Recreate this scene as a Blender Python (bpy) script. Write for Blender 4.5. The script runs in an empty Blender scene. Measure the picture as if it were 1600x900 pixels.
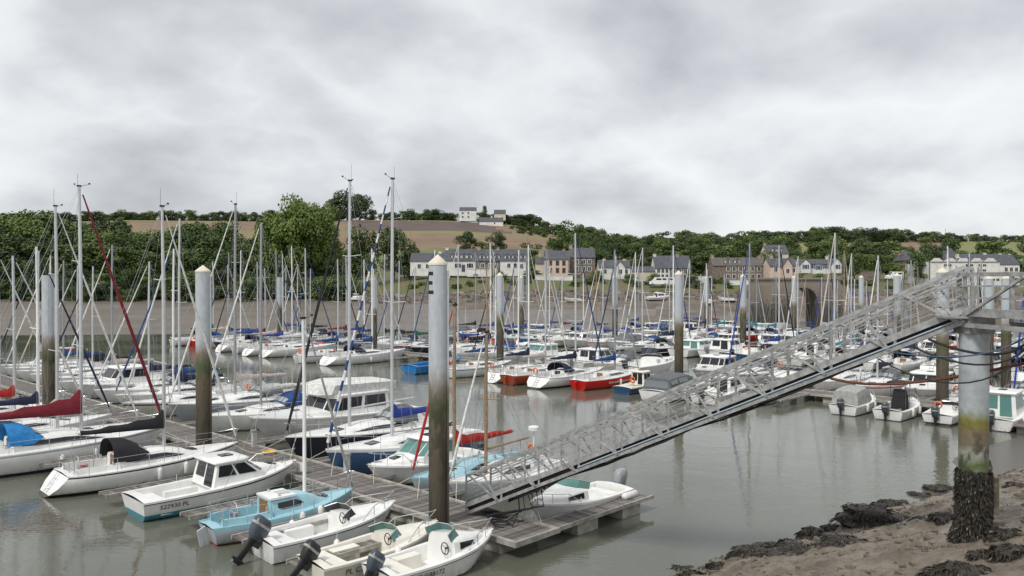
import bpy, math, random
from mathutils import Vector, noise
R = math.radians
random.seed(7)
sc = bpy.context.scene
col = sc.collection
CAMZ, F, HY = 8.4, 1260.0, 440.0

# ------------------------------------------------------------------ camera
cam = bpy.data.cameras.new('camera'); camo = bpy.data.objects.new('camera', cam); col.objects.link(camo)
camo.location = (0, 0, CAMZ); camo.rotation_euler = (R(90) - math.atan(10/F), 0, 0)
cam.sensor_width = 36; cam.lens = F/1600*36; cam.clip_start = .1; cam.clip_end = 9000
sc.camera = camo

# ------------------------------------------------------------------ sky, sun, exposure
SUN_EL, SUN_AZ = R(52), R(215)        # azimuth clockwise from +Y (north)
w = bpy.data.worlds.new('World'); sc.world = w; w.use_nodes = True
nt = w.node_tree; N = nt.nodes; LK = nt.links
for n_ in list(N): N.remove(n_)
def nd(t, **k):
    o = N.new(t)
    for a, b in k.items(): setattr(o, a, b)
    return o
out = nd('ShaderNodeOutputWorld'); bg = nd('ShaderNodeBackground'); bg.inputs['Strength'].default_value = .12
sky = nd('ShaderNodeTexSky', sky_type='NISHITA', sun_disc=False, sun_elevation=SUN_EL, sun_rotation=SUN_AZ)
tc = nd('ShaderNodeTexCoord'); sp = nd('ShaderNodeSeparateXYZ'); LK.new(tc.outputs['Generated'], sp.inputs[0])
def math_n(op, a, b=None):
    m = nd('ShaderNodeMath', operation=op)
    for i, v in enumerate((a, b)):
        if v is None: continue
        if isinstance(v, (int, float)): m.inputs[i].default_value = v
        else: LK.new(v, m.inputs[i])
    return m.outputs[0]
zz = math_n('ADD', math_n('MAXIMUM', sp.outputs['Z'], 0.0), .42)
cx = math_n('DIVIDE', sp.outputs['X'], zz); cy = math_n('DIVIDE', sp.outputs['Y'], zz)
cb = nd('ShaderNodeCombineXYZ'); LK.new(cx, cb.inputs[0]); LK.new(cy, cb.inputs[1])
mp = nd('ShaderNodeMapping'); LK.new(cb.outputs[0], mp.inputs[0]); mp.inputs['Location'].default_value = (3.1, 1.7, 0)
def noi(scale, detail, rough, dist):
    n_ = nd('ShaderNodeTexNoise'); LK.new(mp.outputs[0], n_.inputs['Vector'])
    n_.inputs['Scale'].default_value = scale; n_.inputs['Detail'].default_value = detail
    n_.inputs['Roughness'].default_value = rough; n_.inputs['Distortion'].default_value = dist
    return n_.outputs['Fac']
big = noi(.95, 4, .5, .25); mid = noi(2.4, 12, .56, .25)
puf = math_n('SUBTRACT', 1.0, math_n('ABSOLUTE', math_n('SUBTRACT', math_n('MULTIPLY', noi(1.9, 9, .5, .1), 2.0), 1.0)))
fac = math_n('ADD', math_n('ADD', math_n('MULTIPLY', big, .46), math_n('MULTIPLY', mid, .34)), math_n('MULTIPLY', math_n('SUBTRACT', puf, .50), .40))
rp = nd('ShaderNodeValToRGB'); LK.new(fac, rp.inputs[0])
e = rp.color_ramp.elements
e[0].position = .37; e[0].color = (.42, .43, .45, 1)
e[1].position = .67; e[1].color = (.84, .85, .86, 1)
for p_, c_ in ((.45, (.53, .545, .57, 1)), (.52, (.635, .65, .675, 1)), (.575, (.73, .745, .76, 1))):
    q_ = e.new(p_); q_.color = c_
vm = nd('ShaderNodeVectorMath', operation='SCALE'); LK.new(rp.outputs[0], vm.inputs[0]); vm.inputs['Scale'].default_value = 5.55
mx = nd('ShaderNodeMix', data_type='RGBA'); mx.inputs[0].default_value = .95
LK.new(sky.outputs[0], mx.inputs[6]); LK.new(vm.outputs[0], mx.inputs[7])
LK.new(mx.outputs[2], bg.inputs[0]); LK.new(bg.outputs[0], out.inputs[0])
sl = bpy.data.lights.new('sun', 'SUN'); sl.energy = 1.5; sl.angle = R(14); sl.color = (1, .965, .91)
so = bpy.data.objects.new('sun', sl); col.objects.link(so)
sd = Vector((math.sin(SUN_AZ)*math.cos(SUN_EL), math.cos(SUN_AZ)*math.cos(SUN_EL), math.sin(SUN_EL)))
so.rotation_euler = (-sd).to_track_quat('-Z', 'Y').to_euler()
vs = sc.view_settings; vs.view_transform = 'Standard'; vs.look = 'None'; vs.exposure = 0.74; vs.gamma = 1; vs.use_curve_mapping = False

# ------------------------------------------------------------------ helpers
def at(px, py, z):
    Y = F*(CAMZ - z)/(py - HY)
    return Vector(((px - 800)/F*Y, Y, z))
def pw(px, py, Y):                     # pixel + depth -> world
    return Vector(((px - 800)/F*Y, Y, CAMZ - (py - HY)/F*Y))
MATS = {}
def mat(name, c, rough=.5, metal=0, var=.0, scale=3, bump=0, c2=None, spec=.5, coord='Object', lo=.4, hi=.62, bscale=None):
    if name in MATS: return MATS[name]
    m = bpy.data.materials.new(name); m.use_nodes = True; MATS[name] = m
    t = m.node_tree; b = t.nodes['Principled BSDF']
    b.inputs['Base Color'].default_value = (*c, 1); b.inputs['Roughness'].default_value = rough
    b.inputs['Metallic'].default_value = metal; b.inputs['Specular IOR Level'].default_value = spec
    if var or c2 or bump:
        co = t.nodes.new('ShaderNodeTexCoord'); n_ = t.nodes.new('ShaderNodeTexNoise')
        t.links.new(co.outputs[coord], n_.inputs['Vector'])
        n_.inputs['Scale'].default_value = scale; n_.inputs['Detail'].default_value = 7; n_.inputs['Roughness'].default_value = .62
        if c2 is None: c2 = tuple(max(0, x*(1 - var)) for x in c)
        r = t.nodes.new('ShaderNodeValToRGB'); t.links.new(n_.outputs['Fac'], r.inputs[0])
        r.color_ramp.elements[0].position = lo; r.color_ramp.elements[0].color = (*c2, 1)
        r.color_ramp.elements[1].position = hi; r.color_ramp.elements[1].color = (*c, 1)
        t.links.new(r.outputs[0], b.inputs['Base Color'])
        if bump:
            bp = t.nodes.new('ShaderNodeBump'); bp.inputs['Strength'].default_value = bump; bp.inputs['Distance'].default_value = .05
            src = n_
            if bscale:
                src = t.nodes.new('ShaderNodeTexNoise'); t.links.new(co.outputs[coord], src.inputs['Vector'])
                src.inputs['Scale'].default_value = bscale; src.inputs['Detail'].default_value = 6
            t.links.new(src.outputs['Fac'], bp.inputs['Height']); t.links.new(bp.outputs[0], b.inputs['Normal'])
    return m
class MB:
    def __init__(s): s.v = []; s.f = []; s.m = []; s.mi = 0; s.mats = []
    def use(s, m):
        if m not in s.mats: s.mats.append(m)
        s.mi = s.mats.index(m); return s
    def add(s, vs, fs):
        o = len(s.v); s.v += [tuple(p) for p in vs]
        for f in fs: s.f.append(tuple(i + o for i in f)); s.m.append(s.mi)
        return s
    def box(s, c, d, rz=0, ry=0):
        x, y, z = (k/2 for k in d); P = []
        for a in (-x, x):
            for b in (-y, y):
                for q in (-z, z):
                    v = Vector((a, b, q))
                    if ry: v = Vector((v.x*math.cos(ry) + v.z*math.sin(ry), v.y, -v.x*math.sin(ry) + v.z*math.cos(ry)))
                    if rz: v = Vector((v.x*math.cos(rz) - v.y*math.sin(rz), v.x*math.sin(rz) + v.y*math.cos(rz), v.z))
                    P.append((v.x + c[0], v.y + c[1], v.z + c[2]))
        return s.add(P, [(0,1,3,2),(4,6,7,5),(0,4,5,1),(2,3,7,6),(0,2,6,4),(1,5,7,3)])
    def bar(s, a, b, wd, ht=None):       # rectangular bar between points
        a = Vector(a); b = Vector(b); d = (b - a).normalized(); ht = ht or wd
        sd_ = d.cross(Vector((0, 0, 1)))
        sd_ = sd_.normalized() if sd_.length > 1e-4 else Vector((1, 0, 0))
        up = sd_.cross(d).normalized()
        P = [p + sd_*i*wd/2 + up*j*ht/2 for p in (a, b) for i, j in ((-1,-1),(1,-1),(1,1),(-1,1))]
        return s.add(P, [(3,2,1,0),(4,5,6,7),(0,1,5,4),(1,2,6,5),(2,3,7,6),(3,0,4,7)])
    def tube(s, pts, r, n=6, cap=True):
        pts = [Vector(p) for p in pts]; k = len(pts); rr = r if isinstance(r, (list, tuple)) else [r]*k
        P = []
        for i, p in enumerate(pts):
            d = (pts[min(i+1, k-1)] - pts[max(i-1, 0)]).normalized()
            a = d.cross(Vector((0, 0, 1))) if abs(d.z) < .95 else d.cross(Vector((1, 0, 0)))
            a.normalize(); b = d.cross(a)
            P += [p + (a*math.cos(6.28318*j/n) + b*math.sin(6.28318*j/n))*rr[i] for j in range(n)]
        Fc = [(i*n + j, i*n + (j+1) % n, (i+1)*n + (j+1) % n, (i+1)*n + j) for i in range(k-1) for j in range(n)]
        if cap: Fc += [tuple(range(n))[::-1], tuple((k-1)*n + j for j in range(n))]
        return s.add(P, Fc)
    def loft(s, rings, close=False, caps=False, rowm=None):
        n = len(rings[0]); P = [p for r in rings for p in r]; o = len(s.v)
        s.v += [tuple(p) for p in P]
        for i in range(len(rings)-1):
            for j in range(n if close else n-1):
                a, b = i*n + j, i*n + (j+1) % n
                s.f.append((o+a, o+b, o+b+n, o+a+n)); s.m.append(rowm[j] if rowm else s.mi)
        if caps:
            s.f.append(tuple(o+j for j in range(n))[::-1]); s.m.append(s.mi)
            q = o + (len(rings)-1)*n; s.f.append(tuple(q+j for j in range(n))); s.m.append(s.mi)
        return s
    def mesh(s, name, smooth=False):
        me = bpy.data.meshes.new(name); me.from_pydata(s.v, [], s.f)
        for m in s.mats: me.materials.append(m)
        if len(s.mats) > 1: me.polygons.foreach_set('material_index', s.m)
        if smooth:
            me.polygons.foreach_set('use_smooth', [True]*len(me.polygons)); 
            try: me.set_sharp_from_angle(angle=R(smooth if smooth is not True else 40))
            except Exception: pass
        me.update(); return me
    def build(s, name, m=None, parent=None, smooth=False):
        if m and not s.mats: s.mats = [m]
        return link(name, s.mesh(name, smooth), parent)
def link(name, data, parent=None):
    o = bpy.data.objects.new(name, data); col.objects.link(o)
    if parent: o.parent = parent
    return o
def tag(o, label=None, cat=None, group=None, kind=None):
    if label: o['label'] = label
    if cat: o['category'] = cat
    if group: o['group'] = group
    if kind: o['kind'] = kind
    return o
def thing(name, loc, rz=0, label=None, cat=None, group=None):
    o = link(name, None); o.location = loc; o.rotation_euler = (0, 0, rz); o.empty_display_size = .2
    return tag(o, label, cat, group)
def text(name, s, size, m, parent, loc, rot, sx=1):
    c = bpy.data.curves.new(name, 'FONT'); c.body = s; c.size = size; c.align_x = 'CENTER'; c.align_y = 'CENTER'; c.resolution_u = 2
    o = bpy.data.objects.new(name, c); me = bpy.data.meshes.new_from_object(o); bpy.data.objects.remove(o); me.materials.clear(); me.materials.append(m)
    o = link(name, me, parent); o.location = loc; o.rotation_euler = rot; o.scale = (sx, 1, 1); return o
ORD = ['first','second','third','fourth','fifth','sixth','seventh','eighth','ninth','tenth','eleventh','twelfth','thirteenth','fourteenth','fifteenth','sixteenth','seventeenth','eighteenth','nineteenth','twentieth'] + ['twenty-' + k for k in ('first','second','third','fourth','fifth','sixth','seventh','eighth','ninth')] + ['thirtieth'] + ['thirty-' + k for k in ('first','second','third','fourth','fifth','sixth')]
def lerp(a, b, t): return a + (b - a)*t
def sm(t): t = max(0, min(1, t)); return t*t*(3 - 2*t)
def interp(tab, x):
    if x <= tab[0][0]: return tab[0][1]
    for (a, b), (c, d) in zip(tab, tab[1:]):
        if x <= c: return lerp(b, d, (x - a)/(c - a))
    return tab[-1][1]

# ------------------------------------------------------------------ materials
ALU = mat('galvanised', (.43, .435, .43), .5, .25, .4, 5)
ALUMAST = mat('mast alloy', (.60, .61, .62), .38, .3, .1, 2)
STEEL = mat('stainless', (.62, .63, .64), .25, .8)
WIRE = mat('wire', (.30, .31, .32), .4, .6)
WHITE = mat('gelcoat white', (.82, .82, .80), .33, 0, .10, 2.2)
CREAM = mat('gelcoat cream', (.80, .77, .69), .38, 0, .10, 2)
DECKW = mat('deck white', (.79, .79, .77), .5, 0, .13, 2.5)
GREYD = mat('deck grey', (.52, .53, .52), .6, 0, .15, 5)
GLASS = mat('tinted glass', (.018, .02, .024), .06)
GLASSG = mat('green glass', (.10, .22, .20), .05)
BLACK = mat('black plastic', (.016, .017, .019), .4)
COWL = mat('outboard grey', (.055, .07, .09), .3)
COWLG = mat('outboard light grey', (.28, .30, .31), .32)
WOOD = mat('varnished wood', (.32, .15, .06), .45, 0, .4, 9)
SPAR = mat('wood spar', (.36, .25, .15), .45, 0, .3, 5)
ORANGE = mat('orange', (.75, .16, .03), .5)
YELLOW = mat('yellow', (.72, .45, .04), .5)
REDP = mat('red', (.55, .03, .03), .5)
ROPE = mat('rope', (.55, .52, .45), .8)
FOAM = mat('fender white', (.74, .73, .70), .5, 0, .15, 4)
INK = mat('black lettering', (.012, .012, .014), .6)
def fabric(name, c): return mat('fabric ' + name, c, .85, 0, .28, 5, .5)
FAB = {k: fabric(k, c) for k, c in dict(blue=(.014,.065,.21), navy=(.014,.017,.055), royal=(.02,.05,.29), sky=(.02,.22,.55), burgundy=(.20,.012,.025),
       black=(.016,.016,.019), cream=(.58,.50,.45), grey=(.13,.14,.15), red=(.42,.02,.015), green=(.01,.13,.09), white=(.72,.72,.70), teal=(.02,.25,.28), lgrey=(.38,.38,.36)).items()}
def hullmat(k, c):
    m = mat('hull ' + k, c, .3, 0, .12, 1.6); t = m.node_tree; b = t.nodes['Principled BSDF']; src = b.inputs['Base Color'].links[0].from_socket
    co = t.nodes.new('ShaderNodeTexCoord'); s = t.nodes.new('ShaderNodeSeparateXYZ'); t.links.new(co.outputs['Object'], s.inputs[0])
    r = t.nodes.new('ShaderNodeMapRange'); r.inputs[1].default_value = .34; r.inputs[2].default_value = .03; r.inputs[3].default_value = .02; r.inputs[4].default_value = .8; t.links.new(s.outputs[2], r.inputs[0])
    mp_ = t.nodes.new('ShaderNodeMapping'); mp_.inputs['Scale'].default_value = (5, 5, .7); t.links.new(co.outputs['Object'], mp_.inputs[0])
    n_ = t.nodes.new('ShaderNodeTexNoise'); n_.inputs['Scale'].default_value = 1.4; n_.inputs['Detail'].default_value = 7; n_.inputs['Roughness'].default_value = .7; t.links.new(mp_.outputs[0], n_.inputs['Vector'])
    r2 = t.nodes.new('ShaderNodeMapRange'); r2.inputs[1].default_value = .42; r2.inputs[2].default_value = .72; t.links.new(n_.outputs['Fac'], r2.inputs[0])
    k_ = t.nodes.new('ShaderNodeMath'); k_.operation = 'MULTIPLY'; t.links.new(r.outputs[0], k_.inputs[0]); t.links.new(r2.outputs[0], k_.inputs[1])
    mx_ = t.nodes.new('ShaderNodeMix'); mx_.data_type = 'RGBA'; t.links.new(k_.outputs[0], mx_.inputs[0]); t.links.new(src, mx_.inputs[6]); mx_.inputs[7].default_value = (.20, .165, .09, 1); t.links.new(mx_.outputs[2], b.inputs['Base Color']); return m
HUL = {k: hullmat(k, c) for k, c in dict(white=(.82,.82,.80), grey=(.36,.38,.41), navy=(.022,.026,.042), blue=(.055,.12,.24), red=(.62,.015,.012), orange=(.38,.07,.025),
       sky=(.35,.60,.68), cobalt=(.01,.20,.52), green=(.015,.10,.08), cream=(.80,.77,.68), dblue=(.012,.07,.18), pale=(.52,.56,.60), teal=(.03,.28,.38), black=(.02,.02,.02)).items()}
PLANK = mat('weathered planks', (.21, .185, .165), .8, 0, .55, 2.5, .4, lo=.3, hi=.7)
PLANKM = [mat('weathered plank %d' % i, (c, c*.9, c*.82), .8, 0, .5, 3.5, .4, lo=.3, hi=.7) for i, c in enumerate((.14, .18, .22, .27))]
BEAM = mat('pontoon beam', (.42, .40, .36), .75, 0, .4, 3, .2)
FLOATM = mat('concrete float', (.46, .44, .38), .85, 0, .4, 2.5, .3)

def zoned(name, stops, nscale=2.2, amp=.5, rough=.6, nz=.35):
    """steel weathered by the tide: colour changes with height above the water, edges broken by noise"""
    m = bpy.data.materials.new(name); m.use_nodes = True; t = m.node_tree; b = t.nodes['Principled BSDF']; b.inputs['Roughness'].default_value = rough
    g = t.nodes.new('ShaderNodeNewGeometry'); s = t.nodes.new('ShaderNodeSeparateXYZ'); t.links.new(g.outputs['Position'], s.inputs[0])
    mp_ = t.nodes.new('ShaderNodeMapping'); mp_.inputs['Scale'].default_value = (1, 1, nz); t.links.new(g.outputs['Position'], mp_.inputs[0])
    n_ = t.nodes.new('ShaderNodeTexNoise'); n_.inputs['Scale'].default_value = nscale; n_.inputs['Detail'].default_value = 8; n_.inputs['Roughness'].default_value = .65
    t.links.new(mp_.outputs[0], n_.inputs['Vector'])
    def mth(op, a, bb):
        k = t.nodes.new('ShaderNodeMath'); k.operation = op
        for i, v in enumerate((a, bb)):
            if isinstance(v, (int, float)): k.inputs[i].default_value = v
            else: t.links.new(v, k.inputs[i])
        return k.outputs[0]
    h = mth('ADD', s.outputs[2], mth('MULTIPLY', mth('SUBTRACT', n_.outputs['Fac'], .5), amp*4))
    r = t.nodes.new('ShaderNodeValToRGB'); t.links.new(mth('DIVIDE', h, 10.0), r.inputs[0])
    el = r.color_ramp.elements; el[0].position = stops[0][0]/10; el[0].color = (*stops[0][1], 1); el[1].position = stops[-1][0]/10; el[1].color = (*stops[-1][1], 1)
    for z_, c_ in stops[1:-1]: q = el.new(z_/10); q.color = (*c_, 1)
    n2 = t.nodes.new('ShaderNodeTexNoise'); n2.inputs['Scale'].default_value = 9; n2.inputs['Detail'].default_value = 6
    t.links.new(mp_.outputs[0], n2.inputs['Vector'])
    mxx = t.nodes.new('ShaderNodeMix'); mxx.data_type = 'RGBA'; mxx.blend_type = 'MULTIPLY'; mxx.inputs[0].default_value = .55
    t.links.new(r.outputs[0], mxx.inputs[6]); t.links.new(mth('ADD', n2.outputs['Fac'], .45), mxx.inputs[7])
    # dark weed and rust patches below the high-tide line
    n4 = t.nodes.new('ShaderNodeTexNoise'); n4.inputs['Scale'].default_value = 2.6; n4.inputs['Detail'].default_value = 9; n4.inputs['Roughness'].default_value = .7; t.links.new(mp_.outputs[0], n4.inputs['Vector'])
    ra = t.nodes.new('ShaderNodeMapRange'); ra.inputs[1].default_value = .50; ra.inputs[2].default_value = .58; t.links.new(n4.outputs['Fac'], ra.inputs[0])
    rz_ = t.nodes.new('ShaderNodeMapRange'); rz_.inputs[1].default_value = 5.6; rz_.inputs[2].default_value = 4.4; t.links.new(h, rz_.inputs[0])
    m4 = t.nodes.new('ShaderNodeMix'); m4.data_type = 'RGBA'; t.links.new(mth('MULTIPLY', mth('MULTIPLY', ra.outputs[0], rz_.outputs[0]), .8), m4.inputs[0]); t.links.new(mxx.outputs[2], m4.inputs[6]); m4.inputs[7].default_value = (.035, .032, .018, 1)
    t.links.new(m4.outputs[2], b.inputs['Base Color'])
    bp = t.nodes.new('ShaderNodeBump'); bp.inputs['Strength'].default_value = .25; bp.inputs['Distance'].default_value = .03
    t.links.new(n2.outputs['Fac'], bp.inputs['Height']); t.links.new(bp.outputs[0], b.inputs['Normal'])
    return m
PAINT = (.44, .475, .50)
PILEM = zoned('pile steel', [(0, (.05, .042, .03)), (2.4, (.078, .062, .042)), (3.7, (.115, .09, .055)), (4.3, (.068, .088, .032)), (4.9, (.19, .155, .11)), (5.25, (.33, .32, .30)), (5.6, PAINT)], 2.6, .5)
PIERM = zoned('pier steel', [(2.2, (.035, .03, .02)), (3.6, (.045, .04, .028)), (3.85, (.22, .24, .17)), (4.15, (.07, .115, .03)), (4.45, (.30, .31, .26)), (4.6, (.16, .15, .09)), (4.85, (.19, .14, .10)), (5.2, (.21, .20, .035)), (5.42, (.36, .40, .38)), (5.6, PAINT)], 2.2, .16, .5, .8)
CAPM = mat('cap cream', (.72, .66, .54), .6, 0, .15, 3)

# ------------------------------------------------------------------ terrain
COLS = [-900, 0, 200, 400, 550, 640, 700, 800, 870, 950, 1000, 1100, 1200, 1300, 1450, 1600, 2500]
def row(*v): return list(zip(COLS, v))
SHORE = [(-900, 118), (0, 125), (400, 129), (640, 134), (800, 138), (1000, 142), (1150, 158), (1320, 178), (1450, 196), (1600, 205), (2500, 210)]
ROWY = {  # depth -> pixel height of the ground at each column
 205: row(482,482,482,480,478,474,473,472,472,471,470,468,466,466,466,468,470),
 222: row(467,467,467,467,465,458,455,453,453,453,454,455,456,456,454,456,456),
 236: row(458,458,458,458,456,440,435,434,435,437,440,442,442,442,449,449,449),
 262: row(450,450,450,450,448,436,429,429,430,433,436,438,437,434,444,444,444),
 300: row(428,428,428,428,424,414,411,412,414,420,423,425,423,420,430,430,430),
 380: row(394,394,395,395,393,391,390,390,391,404,407,408,406,404,407,408,408),
 470: row(370,368,366,366,364,364,364,368,377,391,394,395,391,389,390,391,391),
 600: row(352,350,344,346,344,344,345,352,367,379,382,382,378,376,375,377,378),
 700: row(358,356,350,352,350,350,351,358,372,384,387,387,383,381,380,382,383)}
def ground_z(px, Y):
    ys = interp(SHORE, px)
    pts = [(ys - 40, -2.2), (ys, -.02), (ys + (205 - ys)*.5 if ys < 203 else ys + 2, .75 if ys < 190 else .3)]
    for d, tb in ROWY.items():
        if d <= pts[-1][0] + 3: continue
        pts.append((d, CAMZ - (interp(tb, px) - HY)/F*d))
    pts += [(1000, pts[-1][1] - 6), (1800, 40), (6000, 10)]
    z = interp(pts, Y)
    if Y > ys: z += (noise.noise((px*.012, Y*.05, 3)) * .35)*min(1, (Y - ys)/25)
    return z
def gpt(px, Y): return Vector(((px - 800)/F*Y, Y, ground_z(px, Y)))
T = {
 'mud': mat('far mud', (.112, .093, .07), .6, 0, .35, .09, .25, c2=(.15, .127, .10), bscale=.6),
 'mudg': mat('grey mud', (.17, .153, .132), .55, 0, .3, .12, .25, c2=(.13, .11, .095), bscale=.6),
 'weed': mat('weedy shore', (.085, .062, .045), .75, 0, .4, .25, .6, c2=(.16, .13, .10), bscale=1.5),
 'bank': mat('grass bank', (.085, .115, .035), .9, 0, .4, .22, .8, c2=(.135, .11, .05), bscale=1.2),
 'grass': mat('hill grass', (.10, .13, .045), .9, 0, .4, .04, .6, c2=(.15, .155, .06), bscale=.8),
 'stubble': mat('stubble field', (.165, .11, .072), .95, 0, .3, .03, .5, c2=(.215, .15, .095), bscale=.7),
 'plough': mat('ploughed field', (.085, .058, .052), .95, 0, .3, .06, .6, c2=(.115, .08, .068), bscale=.7),
 'meadow': mat('dry meadow', (.17, .165, .065), .95, 0, .3, .05, .4, c2=(.17, .18, .06), bscale=.7)}
def zone(px, Y):
    ys = interp(SHORE, px)
    if Y < 203:
        if px > 700 and Y > 186 + 8*noise.noise((px*.03, Y*.06, 0)): return 'weed'
        if px > 1000 and Y > ys + 6 and noise.noise((px*.02, Y*.08, 5)) > -.05: return 'weed'
        return 'mud' if px < 560 + 40*noise.noise((px*.02, Y*.05, 1)) else 'mudg'
    if Y < 222: return 'weed' if px > 560 else 'mud'
    if px < 560 and Y < 230: return 'mud'
    if Y < 300: return 'bank'
    if px < 880:
        if Y < 385: return 'grass'
        if Y < 465: return 'stubble' 
        if Y < 488: return 'meadow'
        if Y < 590: return 'plough' if 545 < px < 745 - (Y - 488)*.5 + 60 else 'stubble'
        return 'meadow'
    if 1360 < px < 1480 and 480 < Y < 590: return 'stubble'
    if px > 1180 and 400 < Y < 590: return 'meadow'
    return 'grass'
mb = MB(); tk = list(T)
for k in tk: mb.use(T[k])
PXS = [-900 + 12.5*i for i in range(int(3400/12.5) + 1)]
YS = [0.]*0
def ygrid(px):
    ys = interp(SHORE, px); a = [ys - 40, ys - 12]
    a += [ys + (203 - ys)*i/16 if ys < 200 else ys + .15*i for i in range(17)]
    a += [max(a[-1] + .5, v) for v in (206, 209, 212, 215, 218, 222, 226, 229, 232, 236, 242, 250, 262, 275, 288, 300, 315, 330, 345, 360, 375, 385, 400, 415, 430, 445, 456, 465, 476, 488, 500, 515, 530, 545, 560, 575, 590, 600, 625, 660, 700, 850, 1000, 1400, 1800, 3000, 6000)]
    return a
gr = [[(px, Y) for Y in ygrid(px)] for px in PXS]
nr = len(gr[0])
for g in gr:
    for px, Y in g: mb.v.append(tuple(gpt(px, Y)))
for i in range(len(gr)-1):
    for j in range(nr-1):
        mb.f.append((i*nr + j, (i+1)*nr + j, (i+1)*nr + j + 1, i*nr + j + 1))
        a = gr[i][j]; b = gr[i+1][j+1]; mb.m.append(tk.index(zone((a[0]+b[0])/2, (a[1]+b[1])/2)))
tag(mb.build('hills_terrain', smooth=180), 'far bank, mud flat and fields rising to the hill', 'hill', kind='structure')

# water
wm = bpy.data.materials.new('river water'); wm.use_nodes = True; t = wm.node_tree; b = t.nodes['Principled BSDF']
b.inputs['Base Color'].default_value = (.112, .116, .09, 1); b.inputs['Roughness'].default_value = .02; b.inputs['IOR'].default_value = 1.42
g = t.nodes.new('ShaderNodeNewGeometry')
def wn(scale, sy, dist, strength, prev=None):
    m_ = t.nodes.new('ShaderNodeMapping'); m_.inputs['Scale'].default_value = (1, sy, 1); m_.inputs['Rotation'].default_value = (0, 0, .35); t.links.new(g.outputs['Position'], m_.inputs[0])
    n_ = t.nodes.new('ShaderNodeTexNoise'); n_.inputs['Scale'].default_value = scale; n_.inputs['Detail'].default_value = 3; n_.inputs['Distortion'].default_value = .4
    t.links.new(m_.outputs[0], n_.inputs['Vector'])
    bp = t.nodes.new('ShaderNodeBump'); bp.inputs['Strength'].default_value = strength; bp.inputs['Distance'].default_value = dist
    t.links.new(n_.outputs['Fac'], bp.inputs['Height'])
    if prev: t.links.new(prev.outputs[0], bp.inputs['Normal'])
    return bp
b1 = wn(.5, 1.3, .05, .28); b2 = wn(3.2, 1.8, .014, .4, b1)
nl = t.nodes.new('ShaderNodeTexNoise'); nl.inputs['Scale'].default_value = .07; nl.inputs['Detail'].default_value = 3; t.links.new(g.outputs['Position'], nl.inputs['Vector']); nr_ = t.nodes.new('ShaderNodeMapRange'); t.links.new(nl.outputs['Fac'], nr_.inputs[0]); nr_.inputs[1].default_value = .38; nr_.inputs[2].default_value = .62; nr_.inputs[3].default_value = .12; nr_.inputs[4].default_value = .8; t.links.new(nr_.outputs[0], b2.inputs['Strength']); t.links.new(b2.outputs[0], b.inputs['Normal'])
mb = MB(); mb.add([(-1500, -60, 0), (1500, -60, 0), (1500, 320, 0), (-1500, 320, 0)], [(0, 1, 2, 3)])
tag(mb.build('river_water', wm), 'calm grey-green river water between the pontoons', 'water', kind='structure')

# near mud bank
SH0 = Vector((10.8, 27.1)); SD = Vector((.81, .586)); SN = Vector((.586, -.81))
def bank_z(x, y):
    d = Vector((x, y)) - SH0; r, q = d.dot(SD), d.dot(SN)
    q += .5*noise.noise((r*.35, 1.3, 0)) + .25*noise.noise((r*1.1, 5, 0))
    fl = 3.6*sm((r - 8.5)/8)                    # a wet flat lies off the bank upstream
    if q > 0: z = .06 + q*.30 + .35*sm(q/1.2)*1.0 - .02
    else: z = .06 + (q*.012 if q > -fl else -fl*.012 + (q + fl)*.30)
    z = min(z, 5.6)
    if q > -fl - .5:
        a = sm((q + .6)/2)
        z += a*(.14*noise.noise((x*.9, y*.9, 0)) + .10*noise.noise((x*2.3, y*2.3, 4)) + (.09*abs(noise.noise((r*2.6, q*5.5, 8))) + .05*abs(noise.noise((x*9, y*9, 2))) - .05)*sm((q + .3)/.8))
    return z
mudm = bpy.data.materials.new('wet mud'); mudm.use_nodes = True; t = mudm.node_tree; b = t.nodes['Principled BSDF']
co = t.nodes.new('ShaderNodeNewGeometry')
def tn(sc_, det=8, ro=.6):
    n_ = t.nodes.new('ShaderNodeTexNoise'); n_.inputs['Scale'].default_value = sc_; n_.inputs['Detail'].default_value = det; n_.inputs['Roughness'].default_value = ro
    t.links.new(co.outputs['Position'], n_.inputs['Vector']); return n_
n1 = tn(1.3, 10, .7); n2 = tn(11, 8, .7)
r = t.nodes.new('ShaderNodeValToRGB'); t.links.new(n1.outputs['Fac'], r.inputs[0]); el = r.color_ramp.elements
el[0].position = .35; el[0].color = (.115, .094, .068, 1); el[1].position = .66; el[1].color = (.285, .243, .19, 1); q = el.new(.5); q.color = (.20, .163, .122, 1)
mxx = t.nodes.new('ShaderNodeMix'); mxx.data_type = 'RGBA'; mxx.blend_type = 'MULTIPLY'; mxx.inputs[0].default_value = .85
ad = t.nodes.new('ShaderNodeMath'); ad.operation = 'ADD'; ad.inputs[1].default_value = .45; t.links.new(n2.outputs['Fac'], ad.inputs[0])
t.links.new(r.outputs[0], mxx.inputs[6]); t.links.new(ad.outputs[0], mxx.inputs[7]); t.links.new(mxx.outputs[2], b.inputs['Base Color'])
r2 = t.nodes.new('ShaderNodeMapRange'); t.links.new(n1.outputs['Fac'], r2.inputs[0]); r2.inputs[1].default_value = .35; r2.inputs[2].default_value = .65; r2.inputs[3].default_value = .55; r2.inputs[4].default_value = .3
sz_ = t.nodes.new('ShaderNodeSeparateXYZ'); t.links.new(co.outputs['Position'], sz_.inputs[0])
wz = t.nodes.new('ShaderNodeMapRange'); wz.inputs[1].default_value = .14; wz.inputs[2].default_value = .32; t.links.new(sz_.outputs[2], wz.inputs[0])
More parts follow.
